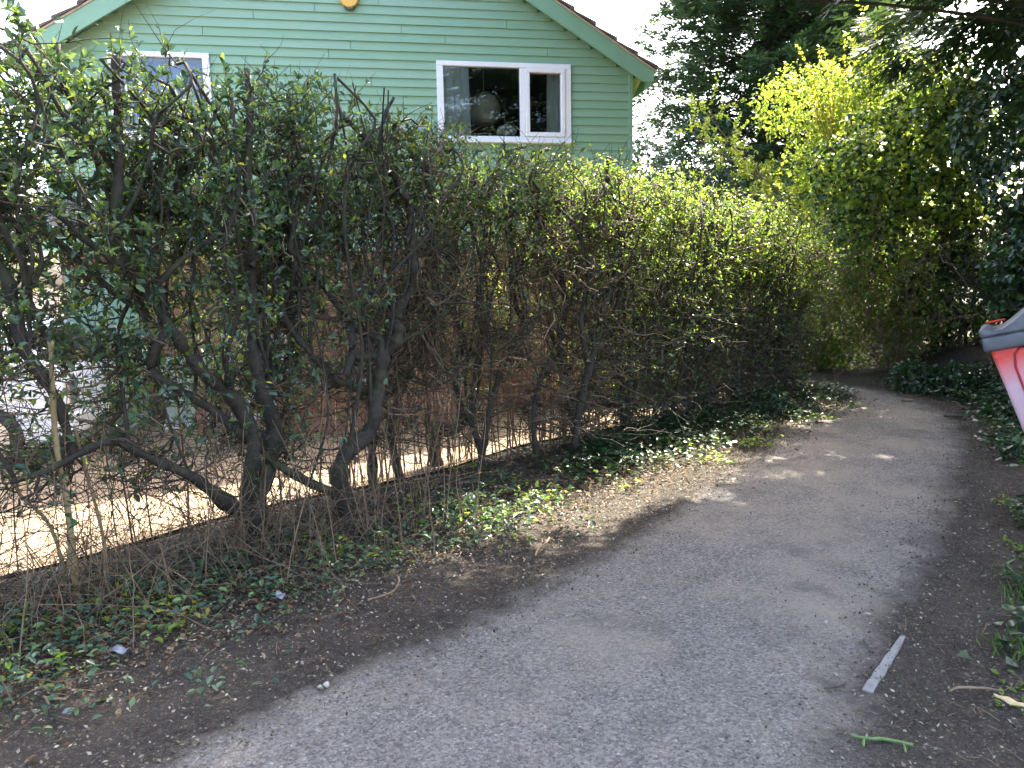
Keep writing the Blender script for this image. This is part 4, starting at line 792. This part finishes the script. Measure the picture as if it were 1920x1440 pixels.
_o = empty('evergreen_tree', foot(3.9, 18.5), 0, 'broad dark evergreen tree behind the bare grey bush', 'tree'); g = Geo(); P, R = limb_free(foot(3.9, 18.5), np.array([4.1, 18.5, 3.8]), .12, .03); add_limb(g, P, R); g.build('trunk', M['trunk'], _o, True, None)
Geo().add(lumps_leaves(rl((4.2, 18.2, 3.2), (2.2, 1.2, 1.4), 26, (.5, .8)), 20000, .11, .5, OVAL)).build('crown', M['leaf_dark'], _o)
_o = empty('laurel_bush', foot(5.6, 17.0), 0, 'glossy green laurel bush in front of the tall conifer', 'bush'); g = Geo(); W = stems(g, foot(5.6, 17.0), 8, .3, 3, .02); g.build('stems', M['twig'], _o, True)
Geo().add(lumps_leaves(rl((5.6, 16.6, 3.0), (1.1, .7, .9), 14, (.35, .6)), 9000, .12, .42, LANCE)).build('foliage', M['leaf_ivy_light'], _o)
for x_, y_, h_, lab in ((4.0, 15.0, 2.6, 'leafy bush closing the view beyond the bend of the path'), (5.6, 15.2, 3.0, 'leafy bush behind the tangled brown bush'), (7.6, 15.4, 3.2, 'leafy bush behind the two bare ivy trunks'), (2.6, 15.5, 2.4, 'leafy bush beyond the bright spring shrub')):
    _o = empty('leafy_bush', foot(x_, y_), 0, lab, 'bush', 'bushes beyond the bend'); g = Geo(); W = stems(g, foot(x_, y_), 10, .35, h_, .015); T = twigs_from(g, W, 300, .5, .004); g.build('stems', M['twig_pale'], _o, True)
    Geo().add(lumps_leaves(rl((x_, y_, h_ * .5), (1.0, .6, h_ * .42), 16, (.35, .6)), 6500, .085, .5, OVAL, shell=(.6, 1.1))).build('foliage', M['leaf_ivy_light' if x_ < 5 else 'leaf_fresh'], _o)
# low plants at the far end of the path
def low_plant(label, px, py, w_, h_, n, size, mat, name='low_shrub'):
    p = on_ground(px, py); base = foot(p[0], p[1]); root = empty(name, base, 0, label, 'shrub'); g = Geo(); W = stems(g, base, 14, .7, h_, .006); T = twigs_from(g, W, 60, .25, .002); g.build('stems', M['twig'], root, True)
    Geo().add(lumps_leaves(rl((p[0], p[1], base[2] + h_ * .45), (w_ * .55, w_ * .5, h_ * .35), 9, (w_ * .28, w_ * .42)), n, size, .5, OVAL)).build('foliage', M[mat], root)
low_plant('low green shrub at the far edge where the path bends', 1545, 690, .75, .55, 2600, .07, 'leaf_ivy_light'); low_plant('small glossy evergreen shrub at the inner edge of the ivy bank', 1745, 735, .6, .45, 2600, .075, 'leaf_ivy')
low_plant('low leafy shrub spreading out under the end of the hedge', 1452, 785, .34, .3, 1100, .05, 'leaf_ivy')
# sunlit shrubs on the house side of the hedge
for k, (x, y, h_, lab, mt) in enumerate([(.9, 9.0, 2.5, 'sunlit yellow-green shrub growing against the green house wall', 'leaf_lime'), (-.6, 9.6, 2.3, 'sunlit shrub with thin straw stems between drive and house', 'leaf_lime'), (2.7, 11.6, 2.4, 'bright spring shrub beside the far corner of the house', 'leaf_lime'), (-3.0, 8.3, 2.6, 'sunlit bush behind the big mossy hedge shrub', 'leaf_lime')]):
    bush('garden_shrub', lab, 'shrub', (x, y), 22, .24, h_, .009, 900, .4, 3800, .055, mt, 'twig_pale', 'garden shrubs behind the hedge', lo=.35)

# ------------------------------------------------------------------ ground cover and litter
def scatter_ab(n, amin, amax, bm_, bs): return hedge_xyz(rng.uniform(amin, amax, n), rng.normal(bm_, bs, n), 0)
def onto(P, dz=0.0): P[:, 2] = np.maximum(height(P[:, 0], P[:, 1]), -.5) + dz; return P
def flat_leaves(P, size, wr, prof, tilt=.35, up=.2): n = len(P); ax = rnd_dir(n); ax[:, 2] = ax[:, 2] * tilt + up; return leaves(P, ax, rnd_dir(n) * tilt + np.array([0, 0, 1.0]), size * rng.uniform(.55, 1.3, n), wr, prof)
def clumped(n, nc, fn, s):                             # plants come in patches
    C = fn(nc); k = rng.integers(0, nc, n); P = C[k] + rng.normal(size=(n, 3)) * np.array([s, s, 0]); return P
P = onto(clumped(3000, 90, lambda q: scatter_ab(q, -4.6, -.6, -.78, .28), .10)); P[:, 2] += rng.random(len(P)) * .09; g = Geo().add(flat_leaves(P, .042, .55, OVAL)); tag(g.build('ground_cover', M['leaf_dark'], None), 'dark leafy ground cover along the verge by the hedge', 'ground cover', kind='stuff')
P = onto(clumped(1500, 60, lambda q: scatter_ab(q, -4.6, 5, -.75, .3), .09)); P[:, 2] += rng.random(len(P)) * .08; g = Geo().add(flat_leaves(P, .045, .5, OVAL)); tag(g.build('seedlings', M['leaf_fresh'], None), 'small fresh green seedlings dotted along the verge', 'seedlings', kind='stuff')
P = onto(clumped(4200, 110, lambda q: scatter_ab(q, -.1, 5.4, -.5, .22), .12)); P[:, 2] += rng.random(len(P)) * .12; g = Geo().add(flat_leaves(P, .046, .95, IVY)); tag(g.build('ivy_carpet', M['leaf_ivy'], None), 'dark ivy carpet at the foot of the hedge', 'ivy', kind='stuff')
P = onto(scatter_ab(6500, -4.8, 5.4, -.6, .40)); P[:, 2] += rng.random(len(P)) * .03; g = Geo().add(flat_leaves(P, .036, .6, OVAL, .5, .05)); tag(g.build('leaf_litter', M['leaf_dead'], None), 'brown fallen leaves under the hedge', 'leaf litter', kind='stuff')
# right-hand bank
def bank(n, y0, y1, d0, d1):
    y = rng.uniform(y0, y1, n); return np.stack([xr(y) + rng.uniform(d0, d1, n), y, 0 * y], -1)
P = onto(clumped(9000, 260, lambda q: bank(q, 6.0, 10.6, .35, 2.0), .14)); P[:, 2] += rng.random(len(P)) * .12; tag(Geo().add(flat_leaves(P, .06, .95, IVY)).build('ivy_carpet', M['leaf_ivy'], None), 'glossy ivy carpet on the bank below the ivy wall', 'ivy', kind='stuff')
P = onto(clumped(2600, 50, lambda q: bank(q, 3.0, 5.2, .52, 1.5), .10)); P[:, 2] += rng.random(len(P)) * .10; tag(Geo().add(flat_leaves(P, .05, .95, IVY)).build('ivy_patch', M['leaf_ivy'], None), 'patch of ivy on the soil edge below the litter bin', 'ivy', kind='stuff')
P = onto(clumped(2600, 34, lambda q: bank(q, 2.6, 4.9, .50, 1.3), .07)); n_ = len(P); D = rnd_dir(n_) * .8; D[:, 2] = 1; tag(Geo().add(leaves(P, D, rnd_dir(n_), .075 * rng.uniform(.5, 1.2, n_), .09, BLADE, .1, .3)).build('grass', M['grass'], None), 'short bright grass tufts on the soil edge of the path', 'grass', kind='stuff')
P = onto(clumped(1500, 40, lambda q: bank(q, 2.2, 8.5, .30, 1.2), .06)); tag(Geo().add(flat_leaves(P, .035, .5, OVAL)).build('weeds', M['leaf_fresh'], None), 'small green weeds along the outer edge of the path', 'weeds', kind='stuff')
P = onto(np.concatenate([bank(1800, 1.9, 10.8, -.05, 1.6), scatter_ab(2200, -4.6, 5.2, -.95, .28)])); P[:, 2] += .008; g = Geo(); n_ = len(P); ax = rnd_dir(n_); ax[:, 2] *= .15
g.add(tubes(walk(P, ax, rng.uniform(.02, .11, n_), 3, .15), np.full((n_, 3), .0014) * rng.uniform(.6, 1.5, (n_, 1)), 3)); tag(g.build('twig_litter', M['twig_pale'], None), 'snapped dry twigs lying on the soil either side of the path', 'twigs', kind='stuff')
def path_edge(n, side_pts, s):                            # strewn along one edge of the tarmac
    k = rng.integers(8, 88, n); u = rng.random((n, 1)); q = side_pts[k] * (1 - u) + side_pts[k + 1] * u; return np.c_[q + rng.normal(size=(n, 2)) * s, np.zeros(n)]
P = np.concatenate([bank(5000, 1.6, 11, -.35, 1.2), scatter_ab(20000, -4.8, 5.2, -1.05, .30), path_edge(9000, _PL, .22), path_edge(5000, _PR, .2), path_edge(1500, (_PL + _PR) / 2, .5)]); P = onto(P); P[:, 2] = np.maximum(P[:, 2], .012) + .004; n_ = len(P); D = rnd_dir(n_); D[:, 2] = D[:, 2] * .5 + .08; tag(Geo().add(blades(P, D, rnd_dir(n_) * .5 + np.array([0, 0, 1.0]), .0165 * rng.uniform(.5, 1.35, n_), .6)).build('debris', M['chip'], None), 'small chips of bark and dry leaf strewn over the soil', 'debris', kind='stuff')

# ------------------------------------------------------------------ trees on the camera's side, seen mirrored in the window
def leafy_tree(label, pos, h0, h1, rad, n, size):
    base = foot(*pos); root = empty('leafy_tree', base, 0, label, 'tree', 'trees mirrored in the upstairs window'); g = Geo(); P, R = limb_free(base, np.array([pos[0], pos[1], h1 * .85]), .2, .05, .12); add_limb(g, P, R, 10)
    for k in range(12):
        q = P[rng.integers(len(P) // 3, len(P))]; e = q + np.array([*rng.normal(0, rad * .5, 2), rng.uniform(.5, 2)]); p2, r2 = limb_free(q, e, .05, .012, .1); add_limb(g, p2, r2, 6)
    g.build('trunk', M['trunk'], root, True, None); Geo().add(lumps_leaves(rl((pos[0], pos[1], (h0 + h1) / 2), (rad, rad, (h1 - h0) / 2), 40, (.5, 1.1)), n, size, .55, OVAL, shell=(.3, 1.1))).build('crown', M['leaf_fresh'], root)
leafy_tree('broad leafy tree mirrored in the wide window pane', (1.5, -9.5), 2.5, 11.5, 3.4, 12000, .14); leafy_tree('leafy tree mirrored in the opening casement', (7.5, -8.5), 2.0, 10.5, 3.2, 9000, .14); leafy_tree('leafy tree mirrored in the smaller window', (-6.5, -10.5), 2.0, 10.0, 3.2, 9000, .14)

# ------------------------------------------------------------------ litter bin on its post
m, t, b, _ = nodes('faded_red_plastic'); v = obj_out(t); sx = t.nodes.new('ShaderNodeSeparateXYZ'); t.links.new(v, sx.inputs[0])
mr = N(t, 'ShaderNodeMapRange'); mr.inputs['From Min'].default_value = .40; mr.inputs['From Max'].default_value = .60; t.links.new(sx.outputs[2], mr.inputs[0])
nz = noise(t, v, 6, 5); ad = N(t, 'ShaderNodeMath', operation='MULTIPLY_ADD'); t.links.new(nz, ad.inputs[0]); ad.inputs[1].default_value = .5; ad.inputs[2].default_value = -.25
ad2 = N(t, 'ShaderNodeMath', operation='ADD'); t.links.new(mr.outputs[0], ad2.inputs[0]); t.links.new(ad.outputs[0], ad2.inputs[1])
c = ramp(t, ad2.outputs[0], [(.1, (.66, .43, .49)), (.5, (.72, .26, .28)), (.95, (.75, .07, .055))]); c = mix(t, ramp(t, noise(t, v, 30, 5), [(.6, (0, 0, 0)), (.8, (.6, .6, .6))]), c, (.50, .34, .36))
t.links.new(c, b.inputs['Base Color']); b.inputs['Roughness'].default_value = .45; M['bin_red'] = m
M['bin_lid'] = simple('grey_lid_plastic', (.10, .104, .115), .5, .25, 12); M['bin_trim'] = simple('dark_red_trim', (.38, .02, .03), .45, .1, 10); M['algae'] = simple('algae_stain', (.16, .19, .06), .9, .3, 40); M['galv'] = simple('post_metal', (.25, .26, .27), .5, .1, 20, metallic=.6)
BY, TILT = math.radians(-33), math.radians(-14)         # the printed side faces us; the post leans towards the path
pc = on_plane(1852, 645, (0, 4.25, 0), (0, 1, 0))
RB = Matrix.Rotation(BY, 3, 'Z') @ Matrix.Rotation(TILT, 3, 'Y'); BH = .66
gz = float(height(pc[0] + .3, pc[1] + .2)); zb_ = (float(pc[2]) - gz - math.sin(TILT) * .27) / math.cos(TILT)
off = RB @ Vector((-.27, -.235, zb_)); z0 = zb_ - BH - .02
bin_ = empty('litter_bin', (pc[0] - off.x, pc[1] - off.y, gz), BY, 'faded red litter bin with a dark grey lid leaning on its post beside the path', 'bin'); bin_.rotation_euler = (0, TILT, BY)
mb = MB(); T_, B_2 = (.27, .235), (.175, .165)
mb.poly([(-B_2[0], -B_2[1], 0), (B_2[0], -B_2[1], 0), (B_2[0], B_2[1], 0), (-B_2[0], B_2[1], 0), (-T_[0], -T_[1], BH), (T_[0], -T_[1], BH), (T_[0], T_[1], BH), (-T_[0], T_[1], BH)], [(0, 3, 2, 1), (4, 5, 6, 7), (0, 1, 5, 4), (1, 2, 6, 5), (2, 3, 7, 6), (3, 0, 4, 7)])
bb_ = mb.build('body', M['bin_red'], bin_, bevel=.022, seg=3, smooth=True, loc=(0, 0, z0))
def face(u, v_):                                        # point on the visible side: u -1..1 across, v_ 0..1 up
    return ((B_2[0] + (T_[0] - B_2[0]) * v_) * u, -(B_2[1] + (T_[1] - B_2[1]) * v_) - .004, v_ * BH)
fr = [face(-.62, .26), face(-.66, .80), face(-.60, .91), face(-.48, .955), face(.48, .955), face(.60, .91), face(.66, .80), face(.62, .26), face(.5, .2), face(-.5, .2), face(-.62, .26)]
Pf = np.array(fr); V, Q = tubes(Pf[None], np.full((1, len(Pf)), .0065), 6); o = link('panel_trim', np_mesh('panel_trim', V, Q), M['bin_trim'], bb_, True)
def strokes(segs, name, w_):
    mb = MB()
    for (u0, v0), (u1, v1) in segs:
        a = np.array(face(u0, v0)); c_ = np.array(face(u1, v1)); d = unit(c_ - a); nrm_ = np.array([0, -1, .09]); s_ = np.cross(d, unit(nrm_)) * w_; a = a - np.array([0, .0015, 0]); c_ = c_ - np.array([0, .0015, 0])
        q = np.array([0, -.001, 0]); mb.poly([a - s_, a + s_, c_ + s_, c_ - s_, a - s_ + q, a + s_ + q, c_ + s_ + q, c_ - s_ + q], [(0, 1, 2, 3), (7, 6, 5, 4), (0, 4, 5, 1), (1, 5, 6, 2), (2, 6, 7, 3), (3, 7, 4, 0)])
    return mb.build(name, M['ink'], bb_)
strokes([((-.50, .62), (-.49, .72)), ((-.49, .72), (-.40, .63)), ((-.40, .62), (-.39, .73))], 'lettering', .006); strokes([((-.51, .585), (-.34, .58)), ((-.34, .58), (-.30, .592))], 'underline', .004)
# lid: rim band, domed top with a scooped mouth at one end
mb = MB(); LW = .27
mb.box(-.295, .295, -LW + .01, LW - .01, zb_ - .045, zb_ + .035); lid = mb.build('lid', M['bin_lid'], bin_, bevel=.016, seg=3, smooth=True)
pr = [(-.296, .034), (-.302, .07), (-.29, .092), (-.265, .085), (-.235, .066), (-.19, .068), (-.14, .095), (-.07, .14), (.0, .172), (.10, .18), (.2, .155), (.27, .09), (.292, .034)]
mb = MB().prism([(x, zb_ + z_) for x, z_ in pr], 'y', -LW + .016, LW - .016); mb.build('hood', M['bin_lid'], lid, bevel=.016, seg=2, smooth=True, bevel_angle=1.2)
MB().box(-.27, -.17, LW - .07, LW - .06, zb_ + .088, zb_ + .10).build('mouth_rim', M['bin_red'], lid, bevel=.006)
mb = MB()
for k in range(16):
    x = random.uniform(-.06, .2); y_ = -LW + .0145; z_ = zb_ + random.uniform(.03, .13); r_ = random.uniform(.006, .018); mb.poly([(x + r_ * 1.6 * math.cos(q), y_ - .0012, z_ + r_ * math.sin(q) * random.uniform(.5, 1)) for q in np.linspace(0, 6.28, 8)[:-1]], [(0, 1, 2, 3, 4, 5, 6)])
mb.build('algae', M['algae'], lid)['kind'] = 'stuff'
MB().prism([(.05 * math.cos(q), .05 * math.sin(q) + LW + .03) for q in np.linspace(0, 2 * math.pi, 17)[:-1]], 'z', -.1, zb_ + .02).build('post', M['galv'], bin_, smooth=False); MB().box(-.12, .12, .16, LW + .03, z0 + .3, z0 + .36).build('bracket', M['galv'], bin_)

# ------------------------------------------------------------------ small things lying about
def pebble(name, label, px, py, r, mat, cat='stone', group=None):
    p = on_ground(px, py, .02); bm = bmesh.new(); bmesh.ops.create_icosphere(bm, subdivisions=2, radius=r); sx_, sy_, sz_ = random.uniform(.9, 1.4), random.uniform(.7, 1), random.uniform(.5, .75)
    for v_ in bm.verts: q = 1 + .14 * math.sin(v_.co.x / r * 2.3 + v_.co.y / r * 3.1 + px); v_.co = Vector((v_.co.x * sx_ * q, v_.co.y * sy_ * q, v_.co.z * sz_ * q))
    me = bpy.data.meshes.new(name); bm.to_mesh(me); bm.free(); o = link(name, me, M[mat], smooth=True, loc=(p[0], p[1], max(.015, float(height(p[0], p[1]))) + r * .35)); o.rotation_euler = (0, 0, random.uniform(0, 3)); tag(o, label, cat, group)
pebble('stone', 'round brown stone lying on the dusty patch of tarmac', 1208, 1122, .016, 'stone'); pebble('stone', 'white angular stone on the open grey tarmac', 1548, 1166, .012, 'stone_white'); pebble('stone', 'small brown stone near the white angular stone', 1626, 1150, .010, 'stone')
pebble('stone', 'pale stone on the dark soil below the verge', 612, 1284, .016, 'stone_white'); pebble('stone', 'grey stone touching the pale one on the dark soil', 600, 1287, .012, 'stone'); pebble('stone', 'flat white stone slab edge under the sunny verge', 880, 945, .05, 'stone_white')
# concrete edging strip showing through the soil
q0, q1 = on_ground(1626, 1292, .02), on_ground(1694, 1188, .02); d = unit(q1 - q0); s_ = np.cross(d, [0, 0, 1]) * .019
mb = MB(); zt_ = .0125; k = 14; left, right = [], []
for i in range(k + 1):
    p = q0 + (q1 - q0) * i / k; j0, j1 = random.uniform(-.006, .006), random.uniform(-.008, .008); f_ = 1 - .55 * (i / k) ** 2; left.append(p - s_ * f_ * (1 + j0 * 20)); right.append(p + s_ * f_ * (1 + j1 * 20))
ol = [(p[0], p[1]) for p in left] + [(p[0], p[1]) for p in right[::-1]]; es = mb.prism(ol, 'z', -.05, zt_).build('edging_strip', M['concrete']); tag(es, 'worn pale concrete edging strip set in the soil at the path edge', 'edging')
# fresh cut green twig
def stick(name, label, pts, wpx, mat, cat, side=()):
    P = spline([on_ground(x, y, .022) for x, y in pts], 6); d0 = np.linalg.norm(P[0] - EYE); r = wpx * d0 / F / 2; P[:, 2] = np.maximum(height(P[:, 0], P[:, 1]), .014) + r + .003; g = Geo(); add_limb(g, P, np.full(len(P), r)); 
    for (x0, y0), (x1, y1) in side:
        p2 = np.linspace(on_ground(x0, y0, .022), on_ground(x1, y1, .022), 5); p2[:, 2] = np.maximum(height(p2[:, 0], p2[:, 1]), .014) + r * .7 + .003; add_limb(g, p2, np.full(5, r * .75))
    o = g.build(name, M[mat], None, True, None); tag(o, label, cat)
M['green_stem'] = simple('green_stem', (.10, .17, .05), .5, .2, 40)
stick('cut_twig', 'fresh green cut twig lying on the path edge', [(1596, 1378), (1620, 1384), (1665, 1387), (1712, 1397)], 5, 'green_stem', 'twig', (((1620, 1384), (1619, 1398)), ((1695, 1394), (1698, 1410))))
stick('fallen_twig', 'dark thin twig lying beside the concrete edging strip', [(1546, 1290), (1570, 1287), (1586, 1281)], 3, 'twig', 'twig'); stick('fallen_twig', 'long pale twig pointing at the dry leaf', [(1780, 1296), (1800, 1289), (1850, 1291), (1880, 1296)], 4, 'twig_pale', 'twig')
stick('fallen_twig', 'forked pale twig on the brown gravel below the verge', [(82, 1306), (100, 1310), (125, 1311)], 4, 'twig_pale', 'twig', (((84, 1306), (92, 1320)),)); stick('fallen_twig', 'bent pale twig at the verge edge near the sunny patch', [(1004, 1043), (1010, 1028), (1024, 1018), (1030, 1008)], 4, 'twig_pale', 'twig', (((1014, 1026), (1032, 1031)),))
stick('fallen_twig', 'long curved runner lying across the verge', [(690, 1125), (735, 1110), (748, 1090), (745, 1080)], 4, 'twig_pale', 'twig'); stick('fallen_twig', 'straight pale stick across the far edge of the path', [(1690, 752), (1712, 753)], 5, 'twig_pale', 'twig'); stick('fallen_twig', 'dark stick lying on the path near the ivy carpet', [(1770, 781), (1804, 782)], 5, 'twig', 'twig')
stick('fallen_twig', 'long bare stem trailing along the ivy below the hedge', [(860, 925), (900, 921), (960, 925), (1014, 932)], 5, 'twig_pale', 'twig')
# dry leaf, wrapper scraps
def sheet(name, label, cat, px, py, outline, mat, lift=.01, crumple=.01, rz=0.0, thick=.0015):
    p = on_ground(px, py, .02); bm = bmesh.new(); vs_ = [bm.verts.new((x, y, 0)) for x, y in outline]; bm.faces.new(vs_); bmesh.ops.triangulate(bm, faces=bm.faces); bmesh.ops.subdivide_edges(bm, edges=bm.edges, cuts=3, use_grid_fill=True)
    for v_ in bm.verts: v_.co.z = crumple * (math.sin(v_.co.x * 90 + px) + math.sin(v_.co.y * 120 + v_.co.x * 40)) + crumple * 1.6
    me = bpy.data.meshes.new(name); bm.to_mesh(me); bm.free(); o = link(name, me, M[mat], smooth=True, loc=(p[0], p[1], max(.015, float(height(p[0], p[1]))) + lift)); o.rotation_euler = (0, 0, rz); sm = o.modifiers.new('thickness', 'SOLIDIFY'); sm.thickness = thick; tag(o, label, cat)
M['dry_leaf'] = simple('dry_leaf_tan', (.50, .37, .20), .8, .15, 60); M['film'] = simple('clear_wrapper', (.17, .18, .21), .35, .15, 30)
lf = [(0, -.055), (.012, -.04), (.017, -.01), (.014, .02), (.006, .045), (0, .055), (-.006, .045), (-.014, .02), (-.017, -.01), (-.012, -.04)]
sheet('dry_leaf', 'large tan dry leaf on the soil past the green twig', 'leaf', 1892, 1318, lf, 'dry_leaf', crumple=.003, rz=.6); sheet('wrapper', 'crumpled clear plastic wrapper on the verge below the canes', 'wrapper', 222, 1228, [(-.05, -.015), (-.02, -.028), (.03, -.02), (.055, .0), (.04, .025), (.0, .03), (-.035, .012)], 'film', .02, .007)
sheet('wrapper', 'small blue-grey scrap of plastic in the verge leaves', 'wrapper', 525, 1128, [(-.025, -.02), (.01, -.03), (.03, 0), (.02, .025), (-.02, .02)], 'film', .03, .008); sheet('wrapper', 'tiny grey scrap on the brown gravel below the verge', 'wrapper', 128, 1338, [(-.02, -.01), (.01, -.014), (.02, 0), (.005, .014), (-.018, .01)], 'film', .008, .004)
